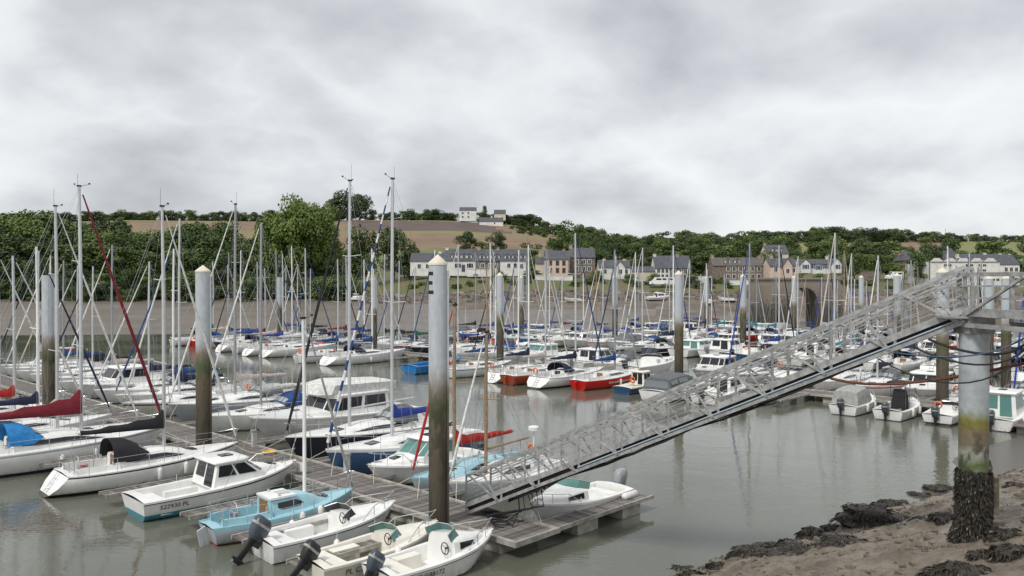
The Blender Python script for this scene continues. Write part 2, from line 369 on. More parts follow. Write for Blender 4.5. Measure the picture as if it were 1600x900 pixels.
mr = t.nodes.new('ShaderNodeMix'); mr.data_type = 'FLOAT'; t.links.new(wz.outputs[0], mr.inputs[0]); mr.inputs[2].default_value = .16; t.links.new(r2.outputs[0], mr.inputs[3]); t.links.new(mr.outputs[0], b.inputs['Roughness'])
mw = t.nodes.new('ShaderNodeMix'); mw.data_type = 'RGBA'; t.links.new(wz.outputs[0], mw.inputs[0]); mw.inputs[6].default_value = (.13, .12, .105, 1); t.links.new(mxx.outputs[2], mw.inputs[7]); t.links.new(mw.outputs[2], b.inputs['Base Color'])
n3 = tn(16, 8, .75); bp = t.nodes.new('ShaderNodeBump'); bp.inputs['Strength'].default_value = .9; bp.inputs['Distance'].default_value = .06
t.links.new(n3.outputs['Fac'], bp.inputs['Height']); t.links.new(bp.outputs[0], b.inputs['Normal'])
mb = MB(); rs = [-45 + 1.5*i for i in range(22)] + [-11.5 + .075*i for i in range(440)] + [21.5 + 1.2*i for i in range(40)]
qs = [-14 + .5*i for i in range(22)] + [-3 + .075*i for i in range(170)] + [9.75 + .8*i for i in range(22)]
for r_ in rs:
    for q_ in qs:
        p = SH0 + SD*r_ + SN*q_; mb.v.append((p.x, p.y, bank_z(p.x, p.y)))
nq = len(qs)
mb.f = [(i*nq + j, i*nq + j + 1, (i+1)*nq + j + 1, (i+1)*nq + j) for i in range(len(rs)-1) for j in range(nq-1)]; mb.m = [0]*len(mb.f)
tag(mb.build('mud_bank_ground', mudm, smooth=180), 'brown wet mud bank sloping into the water', 'mud bank', kind='structure')

# ------------------------------------------------------------------ boat builders (x forward, z = 0 at the waterline)
def prof_sail(q): return max(0, 1 - (1 - q)**2.6)**.55
def prof_motor(q): return q/.34*.84 if q < .34 else .84 + .16*((q - .34)/.66)
class Hull:
    def __init__(h, L, B, fs, fb, T=.4, ws=.75, rs=0, rb=.7, prof=prof_sail, tm=.42, pw=2.3, ks=.15, dip=.05):
        h.bz = .13; h.__dict__.update(L=L, B=B, fs=fs, fb=fb, T=T, ws=ws, rs=rs, rb=rb, prof=prof, tm=tm, pw=pw, ks=ks, dip=dip)
    def b(h, t):
        if t < h.tm: return h.B/2*(h.ws + (1 - h.ws)*math.sin(1.5708*t/h.tm))
        return h.B/2*max(.012, 1 - ((t - h.tm)/(1 - h.tm))**h.pw)
    def zs(h, t): return h.fs + (h.fb - h.fs)*t**1.6 - h.dip*math.sin(math.pi*t)
    def kz(h, t):
        if t > .5: return -h.T*(1 - ((t - .5)/.5)**2.2)
        return -h.T*lerp(1, h.ks, ((.5 - t)/.5)**1.6)
    def x(h, t, q): return -h.L/2 + h.L*t - h.rb*(1 - q)*sm((t - .55)/.45) + h.rs*q*max(0, 1 - t/.22)**1.4
    def pt(h, t, z):
        k, s = h.kz(t), h.zs(t); q = max(0, min(1, (z - k)/(s - k)))
        return Vector((h.x(t, q), h.b(t)*h.prof(q)*(1 - .3*(1 - q)*sm((t - .6)/.4)), z))
    def sh(h, t): return Vector((h.x(t, 1), h.b(t), h.zs(t)))
    def build(h, parent, hm, stripe=None, boot=None, anti=None, nt_=14, cove=None):
        mb = MB(); stripe = stripe or hm; cove = cove or hm
        ms = [anti or MATS['hull dblue'], boot or hm, hm, stripe, cove]
        for m in ms: mb.use(m)
        ix = [mb.mats.index(m) for m in ms]
        rowm = [ix[0], ix[0], ix[1], ix[2], ix[2], ix[3], ix[4]]
        ts = [0, .04, .1] + [.1 + .9*((i + 1)/(nt_ - 3)) for i in range(nt_ - 3)]
        P = []; n = 8
        for t in ts:
            k, s = h.kz(t), h.zs(t); a = max(.05, k + .01)
            zr = [k, min(k*.45, a - .004) if k < 0 else k + .003, a, max(h.bz, a + .02)]
            zr += [lerp(zr[3], s, f) for f in (.45, .80, .91, 1)]
            P.append([h.pt(t, z) for z in zr])
        for sgn in (1, -1):
            mb.loft([[(p.x, sgn*p.y, p.z) for p in (r if sgn > 0 else r[::-1])] for r in P], rowm=rowm if sgn > 0 else rowm[::-1])
        mb.mi = ix[2]; r = P[0]
        for j in range(n-1):
            a, b_ = r[j], r[j+1]; mb.mi = rowm[j] if j < 3 else ix[2]
            mb.add([(a.x, a.y, a.z), (a.x, -a.y, a.z), (b_.x, -b_.y, b_.z), (b_.x, b_.y, b_.z)], [(0, 1, 2, 3)])
        return mb.build('hull', parent=parent, smooth=35)
def mirror_rings(mb, prof, ts):
    rings = []
    for t in ts:
        half = prof(t); rings.append([(x, y, z) for x, y, z in half] + [(x, -y, z) for x, y, z in half[::-1]])
    mb.loft(rings); return mb
def outboard(parent, x, y, z, sc_=1., tilt=.0, m=None, name='outboard_motor'):
    o = link(name, None, parent); o.location = (x, y, z); o.rotation_euler = (0, tilt, 0); o.scale = (sc_,)*3
    def rr(xc, zc, lx, ly): return [(xc + lx*c_, ly*s_, zc) for c_, s_ in ((1,.6),(.75,1),(-.75,1),(-1,.6),(-1,-.6),(-.75,-1),(.75,-1),(1,-.6))]
    mb = MB(); mb.loft([rr(-.26, .02, .17, .12), rr(-.27, .10, .23, .16), rr(-.30, .34, .29, .18), rr(-.34, .60, .29, .17), rr(-.37, .70, .20, .12)], True, True)
    mb.build('cowling', m or COWL, o, smooth=45)
    mb = MB(); mb.loft([rr(-.335, .42, .296, .187), rr(-.34, .50, .296, .185)], True); mb.build('decal_band', FAB['lgrey'], o)
    mb = MB(); mb.loft([rr(-.30, .10, .15, .09), rr(-.30, -.25, .10, .06), rr(-.32, -.62, .10, .045), rr(-.34, -.80, .15, .03)], True, True); mb.box((-.12, 0, -.02), (.22, .22, .26))
    mb.build('leg', BLACK if m is not COWLG else COWLG, o, smooth=45)
    mb = MB(); mb.tube([(-.55, 0, -.68), (-.2, 0, -.68), (-.12, 0, -.68)], [.04, .06, .02], 8)
    for k in range(3):
        a = k*2.09; mb.add([(-.5, 0, -.68), (-.48, .13*math.cos(a), -.68 + .13*math.sin(a)), (-.54, .13*math.cos(a+.6), -.68 + .13*math.sin(a+.6))], [(0, 1, 2)])
    mb.build('propeller', BLACK, o)
    return o
def rail(parent, pts, r=.016, posts=(), m=None, name='guard_rail', n=5):
    mb = MB(); mb.tube(pts, r, n)
    for a, b_ in posts: mb.tube([a, b_], r*.9, n)
    return mb.build(name, m or STEEL, parent, smooth=60)
def fender(parent, x, y, z, m=None):
    mb = MB(); mb.tube([(x, y, z + .28), (x, y, z + .25), (x, y, z + .18), (x, y, z - .18), (x, y, z - .25)], [.02, .06, .10, .10, .04], 8); mb.tube([(x, y, z + .26), (x, y*.97, z + .62)], .008, 4)
    return mb.build('fender', m or FOAM, parent, smooth=60)
def panel(mb, h, pts, off=.012, sgn=1):
    mb.add([(x, sgn*(y + off), z) for x, y, z in (pts if sgn > 0 else pts[::-1])], [tuple(range(len(pts)))])
def hull_text(parent, h, s, t, z, size, m=INK, sx=1.0, side=-1):
    a, b_ = h.pt(t - .05, z), h.pt(t + .05, z); c = h.pt(t, z); u = h.pt(t, z + .15); d = h.pt(t, z - .15)
    yaw = math.atan2(b_.y - a.y, b_.x - a.x); lean = math.atan2(u.y - d.y, u.z - d.z)
    if side < 0: return text('registration', s, size, m, parent, (c.x, -c.y - .02, c.z), (R(90) + lean, 0, -yaw), sx)
    return text('registration', s, size, m, parent, (c.x, c.y + .02, c.z), (R(90) + lean, 0, math.pi + yaw), sx)

def sail_rig(root, L, mx, zd, H, zb, xb, B, boomL, cover=None, genoa=None, mastm=None, spreaders=1, det=1, gr=.055, mr=.07, boomz=None, gstripe=None, xst=None, bow_z=None, cvh=1.):
    mm = mastm or [ALUMAST, ALUMAST, WHITE, mat('dark mast', (.33, .34, .36), .4, .3)][int(L*37 + H*53) % 4]; top = zd + H
    mb = MB(); mb.tube([(mx, 0, zd - .1), (mx, 0, zd + H*.6), (mx - .05, 0, top)], [mr, mr, mr*.75], 8)
    mast = mb.build('mast', mm, root, smooth=60)
    mb = MB(); tips = []
    for k in range(spreaders):
        zz_ = zd + H*((k + 1)/(spreaders + 1))*1.04; wd = B*.27*(1 - .12*k); tips.append((zz_, wd))
        for s_ in (1, -1): mb.tube([(mx, 0, zz_), (mx - .16, s_*wd, zz_ + .06)], .022, 5)
    mb.build('spreader', mm, mast)
    if det:
        mb = MB(); v_ = random.Random(int(L*100 + H*10)); w1 = v_.uniform(.15, .36); h1 = v_.uniform(.05, .22); mb.tube([(mx - .1, .05, top), (mx - .1, .05, top + v_.uniform(.5, .9))], .007, 4); mb.tube([(mx - .05, 0, top), (mx + w1, 0, top + h1)], .01, 4); mb.box((mx + w1 + .03, 0, top + h1 + .03), (.09, .02, .07)); mb.box((mx - .05, 0, top + .04), (.18, .10, .08))
        if v_.random() < .6: mb.tube([(mx - .05, 0, top + .02), (mx - w1*.8, -.1, top + h1*.5)], .008, 4); mb.box((mx - w1*.8, -.12, top + h1*.5 + .03), (.05, .08, .05))
        mb.build('masthead_gear', BLACK, mast)
    wr = .007 if det else .010; mb = MB(); xst = -L/2 + .2 if xst is None else xst
    zf = top - .25 if H > 7 else top - .1
    for s_ in (1, -1):
        yb = s_*B*.46
        if tips:
            zt, wd = tips[-1]; mb.tube([(mx - .1, yb, zb), (mx - .16, s_*tips[0][1], tips[0][0] + .06)], wr, 4, False)
            mb.tube([(mx - .16, s_*tips[0][1], tips[0][0] + .06), (mx - .16, s_*wd, zt + .06), (mx - .05, 0, top - .15)], wr, 4, False)
            mb.tube([(mx + .25, yb*.95, zb), (mx, 0, tips[0][0] - .05)], wr, 4, False); mb.tube([(mx - .45, yb*.97, zb), (mx, 0, tips[0][0] - .05)], wr, 4, False)
        else: mb.tube([(mx - .1, yb, zb), (mx, 0, top - .3)], wr, 4, False)
    mb.tube([(xst, 0, zb + .1), (mx - .06, 0, top)], wr, 4, False)
    bz = bow_z if bow_z is not None else zb + .25
    if not genoa: mb.tube([(xb, 0, bz), (mx + .05, 0, zf)], wr, 4, False)
    mb.build('rigging', WIRE, root)
    if genoa:
        g0, g1 = Vector((xb, 0, bz + .2)), Vector((mx + .1, 0, zf - .1)); mb = MB()
        if gstripe:
            K = 26
            for k in range(K):
                mb.use(genoa if k % 2 else gstripe); a, b_ = g0.lerp(g1, k/K), g0.lerp(g1, (k + 1)/K)
                mb.tube([a, b_], [gr*(1.15 - .6*k/K), gr*(1.15 - .6*(k+1)/K)], 7, False)
            mb.use(WIRE).tube([g0 - Vector((0, 0, .3)), g0], .03, 6); mb.build('furled_genoa', None, root)
        else:
            mb.use(WIRE).tube([g0 + (g0 - g1).normalized()*.25, g0], .035, 6)
            mb.use(genoa).tube([g0, g0.lerp(g1, .12), g0.lerp(g1, .5), g1], [gr*.7, gr*1.1, gr, gr*.45], 7); mb.build('furled_genoa', None, root, smooth=60)
    if boomL:
        bz_ = boomz if boomz else zd + 1.0; mb = MB(); mb.tube([(mx - .08, 0, bz_), (mx - boomL, 0, bz_ + .12)], .05, 7); boom = mb.build('boom', mm, root, smooth=60)
        if cover:
            rings = []; K = 9
            for k in range(K + 1):
                u = k/K; xx = mx - .02 - (boomL - .12)*u; hh = (lerp(.52, .13, u**.75) + .035*math.sin(k*2.1 + L) + (.22 if k == 0 else 0))*cvh; ww = lerp(.15, .085, u)*(.5 + .5*cvh); z0 = bz_ + .12*u - .07
                rings.append([(xx, ww*a_, z0 + hh*b_) for a_, b_ in ((0, 0), (.8, .04), (1, .3), (.75, .65), (.25, .97), (-.25, .97), (-.75, .65), (-1, .3), (-.8, .04))])
            MB().loft(rings, True, True).build('sail_cover', cover, boom, smooth=60)
        mb = MB(); mb.tube([(mx - boomL + .2, 0, bz_ + .12), (mx - .05, 0, top - .1)], wr*.8, 4, False); mb.tube([(mx - boomL*.8, 0, bz_ + .08), (mx - boomL*.8 - .1, 0, zb)], .014, 4, False); mb.build('sheet', WIRE, boom)
    return mast

def sailboat(label, pos, head, L=8., B=None, hull='white', stripe=None, boot=None, anti=None, cove=None, deck=None, cover='blue', genoa='white', gstripe=None, hood=None, H=None, scoop=True, det=2, group=None,
             fs=None, fb=None, win=True, spreaders=1, mastm=None, gr=.055, cabin_h=.36, wind=None, reg=None, boomf=.36, tmast=.58, mr=None, extras=(), name='sailboat', dodger_win=True, cat='sailboat', outb=False, cvh=1.):
    B = B or (L*.33 if L < 9 else L*.315); fs = fs or (.62 + .045*L*.5); fb = fb or (.78 + .055*L*.5); H = H or L*1.22
    root = thing(name, (*pos, 0), head, label, cat, group)
    h = Hull(L, B, fs, fb, .10 + .035*L, ws=.74 if scoop else .62, rs=.09*L if scoop else -.25, rb=.085*L, ks=.05 if scoop else .3)
    hm = HUL[hull]; dk = deck or DECKW
    h.build(root, hm, HUL[stripe] if stripe else None, HUL[boot] if boot else None, HUL[anti] if anti else None, 14 if det > 1 else 10, HUL[cove] if cove else None)
    tc0, tc1, tk0, tk1 = .07 if scoop else .05, .33, .33, .80
    def dp(t):
        s_ = h.sh(t); b_, zs_, x_ = s_.y, s_.z, s_.x; i_ = max(b_ - .05, 0); out_ = [(x_, b_, zs_), (x_, b_, zs_ + .05), (x_, i_, zs_ + .05), (x_, i_, zs_ + .015)]
        if tc0 < t < tc1:
            c_ = min(i_ - .22, B*.27); out_ += [(x_, c_ + .16, zs_ + .04), (x_, c_ + .12, zs_ + .24), (x_, c_ + .02, zs_ + .24), (x_, c_, zs_ - .12), (x_, c_*.48, zs_ - .14), (x_, c_*.46, zs_ - .5), (x_, 0, zs_ - .5)]
        else: out_ += [(x_, i_*f, zs_ + .02 + .05*(1 - f)) for f in (.8, .7, .6, .5, .3, .2, 0)]
        return out_
    ts = [0, tc0, tc0 + .002, .14, .2, .27, tc1 - .002, tc1, .42, .5, .58, .66, .74, .82, .88, .93, .97, 1]
    dko = mirror_rings(MB(), dp, ts).build('deck', dk, root, smooth=30)
    # coachroof
    def hw(t): return min(B*.30, h.b(t) - .28)*(1 - .15*sm((t - .5)/.3))
    def ch(t): return cabin_h*(1 - sm((t - .52)/.28)*.92)
    def cp(t):
        x_, zb_ = h.sh(t).x, h.zs(t) + .02; w_, hh = max(.05, hw(t)), ch(t)
        return [(x_, w_, zb_), (x_, w_ - .03, zb_ + hh*.3), (x_, w_ - .09, zb_ + hh*.78), (x_, w_*.82 - .06, zb_ + hh), (x_, 0, zb_ + hh*1.12)]
    tt = [tk0, .36, .42, .48, .54, .6, .66, .72, .77, tk1]
    mb = MB(); mirror_rings(mb, cp, tt); hp = cp(tk0); mb.add([(x, y, z) for x, y, z in hp] + [(x, -y, z) for x, y, z in hp[:-1][::-1]], [tuple(range(9))])
    cab = mb.build('coachroof', dk, root, smooth=35)
    if win:
        w0, w1 = wind or (.37, .62)
        for s_ in (1, -1):
            mb = MB(); rings = []
            for k in range(7):
                t_ = lerp(w0, w1, k/6); c_ = cp(t_); a_, b_ = Vector(c_[1]), Vector(c_[2]); f_ = .05 if 0 < k < 6 else .35; g_ = 1 if k < 5 else (.75 if k == 5 else .4)
                p, q = a_.lerp(b_, f_), a_.lerp(b_, g_); rings.append([(p.x, s_*(p.y + .012), p.z), (q.x, s_*(q.y + .012), q.z)])
            mb.loft(rings); mb.build('window', GLASS, cab)
    if det > 1 or L > 7:
        for t_, sz in ((.46, .42), (.72, .5)):
            c_ = cp(t_); mb = MB(); mb.box((c_[4][0], 0, c_[4][2] + .02), (sz, sz, .05), 0, .04 if t_ < .6 else .12); mb.build('hatch', GLASS if t_ > .6 else GREYD, cab)
    c_ = cp(tk0); mb = MB(); mb.box((c_[0][0] - .015, 0, c_[0][2] + cabin_h*.3), (.03, .55, cabin_h*1.3)); mb.build('companionway', WOOD if L < 8.5 else GLASS, cab)
    # sprayhood
    if hood:
        xs0 = h.sh(tk0).x; zb_ = h.zs(tk0) + .05; wd = hw(tk0 + .03) + .05; rings = []
        for xo, hh in ((1.15, cabin_h + .06), (.75, cabin_h + .42), (.35, cabin_h + .62), (-.25, cabin_h + .66)):
            rings.append([(xs0 + xo, wd*math.cos(a), zb_ + (cabin_h if xo > 1 else .25) + (hh - (cabin_h if xo > 1 else .25))*abs(math.sin(a))**.6) for a in [math.pi*k/10 for k in range(11)]])
        sh_ = MB().loft(rings).build('sprayhood', FAB[hood], root, smooth=60)
        if dodger_win:
            mb = MB()
            for a0, a1 in ((2.2, 3.6), (3.9, 6.1), (6.4, 7.8)):
                q = []
                for u, a in ((.2, a0), (.2, a1), (.85, a1), (.85, a0)):
                    A = math.pi*a/10; r0 = Vector(rings[0][0]); p0 = Vector((rings[0][0][0], wd*math.cos(A), zb_ + cabin_h + .06*math.sin(A)**.6)); p1 = Vector((rings[1][0][0], wd*math.cos(A), zb_ + .25 + (cabin_h + .17)*math.sin(A)**.6)); q.append(p0.lerp(p1, u) + Vector((.02, 0, .02)))
                mb.add(q, [(0, 1, 2, 3)])
            mb.build('window', mat('clear vinyl', (.35, .38, .40), .1), sh_)
    zd = cp(tmast)[4][2]; mx_ = h.sh(tmast).x
    sail_rig(root, L, mx_, zd, H, h.zs(.5) + .05, L/2 - .12, B, L*boomf, FAB[cover] if cover else None, FAB[genoa] if genoa else None, mastm, spreaders, det, gr, mr or (.045 + .004*L), zd + .85, FAB[gstripe] if gstripe else None, h.sh(.02).x, h.zs(1) + .1, cvh)
    # rails
    rr = .014 if det > 1 else .018
    a, c = h.sh(.9), h.sh(.999); zt = .58
    rail(root, [(a.x, a.y - .04, a.z), (a.x + .05, a.y - .05, a.z + zt), (c.x - .1, .16, c.z + zt + .05), (c.x + .02, 0, c.z + zt + .06), (c.x - .1, -.16, c.z + zt + .05), (a.x + .05, -a.y + .05, a.z + zt), (a.x, -a.y + .04, a.z)], rr, [((c.x - .25, .1, c.z), (c.x - .12, .15, c.z + zt + .05)), ((c.x - .25, -.1, c.z), (c.x - .12, -.15, c.z + zt + .05))], name='pulpit')
    a, c = h.sh(.16), h.sh(.04)
    for s_ in (1, -1):
        rail(root, [(a.x, s_*(a.y - .04), a.z), (a.x, s_*(a.y - .05), a.z + zt), (c.x + .05, s_*(c.y - .06), c.z + zt), (c.x + .05, s_*.35, c.z + zt), (c.x + .05, s_*.35, c.z)], rr, [((c.x + .05, s_*(c.y - .06), c.z), (c.x + .05, s_*(c.y - .06), c.z + zt)), ((c.x + .05, s_*(c.y - .06), c.z + zt*.5), (c.x + .05, s_*.35, c.z + zt*.5))], name='pushpit')
    mb = MB()
    for s_ in (1, -1):
        pts = [h.sh(t_) for t_ in (.16, .3, .45, .6, .75, .9)]
        for hz in (.58, .32): mb.tube([(p.x, s_*(p.y - .05), p.z + hz) for p in pts], .005 if det > 1 else .009, 4, False)
        for p in pts[1:-1]: mb.tube([(p.x, s_*(p.y - .05), p.z), (p.x, s_*(p.y - .05), p.z + .58)], rr*.85, 4, False)
    mb.build('lifeline', STEEL, root)
    if det > 1 or scoop:
        xw = h.sh(.15).x; zw = h.zs(.15) - .5
        mb = MB(); mb.tube([(xw, 0, zw), (xw, 0, zw + .75)], .07, 7); rg = [(xw - .06, .36*math.cos(k*.5236), zw + .78 + .36*math.sin(k*.5236)) for k in range(13)]; mb.tube(rg, .016, 5, False)
        for k in (0, 4, 8): mb.tube([(xw - .06, 0, zw + .78), rg[k]], .01, 4, False)
        mb.build('steering_wheel', STEEL, root, smooth=60)
    if scoop:   # steps and ladder on the open transom
        a = h.pt(0, .18); c = h.pt(0, h.zs(0) - .06); mb = MB()
        for s_ in (-.16, .16): mb.tube([(a.x - .03, s_, a.z), (c.x - .03, s_, c.z + .1)], .014, 5)
        for k in (.2, .5, .8): p = a.lerp(c, k); mb.tube([(p.x - .03, -.16, p.z), (p.x - .03, .16, p.z)], .014, 5)
        mb.build('boarding_ladder', STEEL, root, smooth=60)
    else:
        a = h.pt(0, .0); c = h.pt(0, h.zs(0)); mb = MB(); mb.add([(a.x - .02, .03, -.25), (a.x - .35, .03, -.25), (c.x - .28, .03, c.z - .1), (c.x - .02, .03, c.z + .02), (a.x - .02, -.03, -.25), (a.x - .35, -.03, -.25), (c.x - .28, -.03, c.z - .1), (c.x - .02, -.03, c.z + .02)], [(0,1,2,3),(7,6,5,4),(0,4,5,1),(1,5,6,2),(2,6,7,3),(3,7,4,0)]); mb.build('rudder', hm, root)
    if det > 1:
        c = h.sh(.95)
        for s_ in (1, -1): MB().tube([(c.x, s_*c.y*.7, c.z + .06), (c.x + .5, s_*(c.y*.7 + .5), c.z - .3), (c.x + 1.0, s_*(c.y + 1.0), .52)], .013, 5).build('mooring_line', ROPE, root)
        p = h.sh(.27); MB().box((p.x, -.35, p.z - .04), (.5, .22, .16), .3).build('cockpit_bag', FAB['navy'], root); MB().tube([(p.x - .5 + .16*math.cos(a*.7), .5 + .16*math.sin(a*.7), p.z + .02 + .006*a) for a in range(20)], .014, 5).build('rope_coil', FAB['red'], root)
        for t_, s_ in ((.3, 1), (.3, -1), (.4, 1), (.4, -1)):
            p = h.sh(t_); mb = MB(); yy = s_*(min(p.y - .3, B*.27) + .07) if t_ < .33 else s_*hw(t_)*.7; zz_ = p.z + (.25 if t_ < .33 else .02 + ch(t_)*1.02); mb.tube([(p.x, yy, zz_ - .02), (p.x, yy, zz_ + .06), (p.x, yy, zz_ + .07), (p.x, yy, zz_ + .15)], [.07, .05, .055, .05], 8); mb.build('winch', STEEL, root, smooth=60)
        p = h.pt(.5, .4); fender(root, p.x, -p.y - .1, .45); fender(root, p.x + L*.14, -h.pt(.64, .4).y - .1, .5); fender(root, p.x - L*.18, h.pt(.32, .4).y + .1, .45, FAB['navy'])
    else:
        p = h.pt(.45, .4); fender(root, p.x, p.y + .1, .4); fender(root, p.x, -p.y - .1, .4)
    for k, e_ in enumerate(extras):
        p = h.sh(.06)
        if e_ == 'horseshoe':
            mb = MB(); mb.tube([(p.x + .05, p.y - .45 + .2*math.cos(a), p.z + .45 + .24*math.sin(a)) for a in [R(-60 + 30*i) for i in range(11)]], .06, 7); mb.build('lifebuoy', ORANGE, root, smooth=60)
        elif e_ == 'flag':
            mb = MB(); mb.tube([(p.x, -p.y + .2, p.z), (p.x - .35, -p.y + .2, p.z + 1.2)], .012, 5); fl = mb.build('flagstaff', WOOD, root)
            for q, m_ in enumerate((FAB['blue'], FAB['white'], FAB['red'])):
                mb = MB(); mb.add([(p.x - .22 - .10*q - .04, -p.y + .2 + .03*q, p.z + .72 - .05*q), (p.x - .32 - .10*q - .04, -p.y + .2 + .03*(q+1), p.z + .67 - .05*q), (p.x - .42 - .10*q, -p.y + .2 + .03*(q+1), p.z + 1.1 - .05*q), (p.x - .32 - .10*q, -p.y + .2 + .03*q, p.z + 1.15 - .05*q)], [(0, 1, 2, 3)]); mb.build('flag_band', m_, fl)
        elif e_ == 'radar':
            mb = MB(); mb.tube([(p.x + .1, p.y - .3, p.z), (p.x + .1, p.y - .3, p.z + 1.3)], .03, 6); mb.tube([(p.x + .1, p.y - .3, p.z + z_) for z_ in (1.3, 1.33, 1.48, 1.52)], [.15, .24, .24, .12], 10); mb.build('radar', DECKW, root, smooth=60)
        elif e_ == 'raft':
            c_ = cp(.7); mb = MB(); mb.tube([(c_[4][0] - .35, 0, c_[4][2] + .2), (c_[4][0] - .3, 0, c_[4][2] + .2), (c_[4][0] + .3, 0, c_[4][2] + .14), (c_[4][0] + .35, 0, c_[4][2] + .14)], [.12, .2, .2, .12], 10); mb.build('raft_canister', DECKW, root, smooth=60)
    if outb: outboard(root, h.x(0, 1) - .12, -.35, .45, .75, 0, BLACK)
    if reg: hull_text(root, h, reg[0], reg[1], reg[2], reg[3])
    return root, h

def wheelhouse(root, x0, x1, wd, z0, z1, hgt, rf=.5, rbk=.12, m=None, glass=GLASS, roofm=None, sides=2, over=.18, name='cabin', back=True, open_back=False, lowf=.42, taper=.9):
    """cabin with raked front and back; windows are panes proud of the walls. z0 floor, z1 not used"""
    m = m or WHITE; wl = hgt*lowf; T_ = taper
    def sec(z): u = (z - z0)/hgt; return x0 + rbk*u, x1 - rf*max(0, (u - lowf)/(1 - lowf)), wd/2*lerp(1, T_, u)
    mb = MB(); rings = []
    for z in (z0, z0 + wl, z0 + hgt):
        a, b_, w_ = sec(z); fw = w_*(.72 if z > z0 else .85)
        rings.append([(a, w_, z), (b_ - .25*(b_ - a)*.4, w_, z), (b_, fw, z), (b_, -fw, z), (b_ - .25*(b_ - a)*.4, -w_, z), (a, -w_, z)])
    mb.loft(rings, True); cab = mb.build(name, m, root)
    zt = z0 + hgt; a, b_, w_ = sec(zt); mb = MB(); rr = []
    for dz, ex in ((0, over*.7), (.05, over), (.10, over*.7), (.13, 0)):
        rr.append([(a - ex*.8, w_ + ex*.35, zt + dz), (b_ - .3*(b_ - a)*.4, w_ + ex*.35, zt + dz), (b_ + ex, w_*.72, zt + dz), (b_ + ex, -w_*.72, zt + dz), (b_ - .3*(b_ - a)*.4, -w_ - ex*.35, zt + dz), (a - ex*.8, -w_ - ex*.35, zt + dz)])
    mb.loft(rr, True, True); rf_ = mb.build('roof', roofm or m, cab, smooth=50); 
    mb = MB(); mb.box(((a + b_)/2 + .1, 0, zt + .15), (.45, .4, .05)); mb.build('hatch', GLASS, rf_)
    lo, hi = rings[1], rings[2]
    def pane(i, j, u0, u1, v0=.1, v1=.9, mm=None, nm='window', R_=(None, None)):
        A, B_, C, D = Vector((R_[0] or lo)[i]), Vector((R_[0] or lo)[j]), Vector((R_[1] or hi)[j]), Vector((R_[1] or hi)[i]); nrm = (B_ - A).cross(D - A).normalized()
        ce = Vector(((x0 + x1)/2, 0, z0)); 
        if nrm.dot(A - ce) < 0: nrm = -nrm
        q = [A.lerp(B_, u).lerp(D.lerp(C, u), v) + nrm*.014 for u, v in ((u0, v0), (u1, v0), (u1, v1), (u0, v1))]
        q2 = [p - nrm*.03 for p in q]; mb = MB(); mb.add(q + q2, [(0, 1, 2, 3), (7, 6, 5, 4), (0, 4, 5, 1), (1, 5, 6, 2), (2, 6, 7, 3), (3, 7, 4, 0)]); mb.build(nm, mm or glass, cab)
    for k in range(sides):
        for i, j in ((0, 1), (5, 4)): pane(i, j, .06 + .92*k/sides, .06 + .92*(k + 1)/sides - .06)
    for i, j in ((1, 2), (4, 3)): pane(i, j, .06, .94)
    pane(2, 3, .03, .485); pane(2, 3, .515, .97)
    if back:
        full = rings[0]; pane(5, 0, .12, .46, .06, .95, BLACK if open_back else glass, 'door', (rings[0], hi)); pane(5, 0, .52, .9, .35, .93, glass, 'window', (rings[0], hi))
    return cab

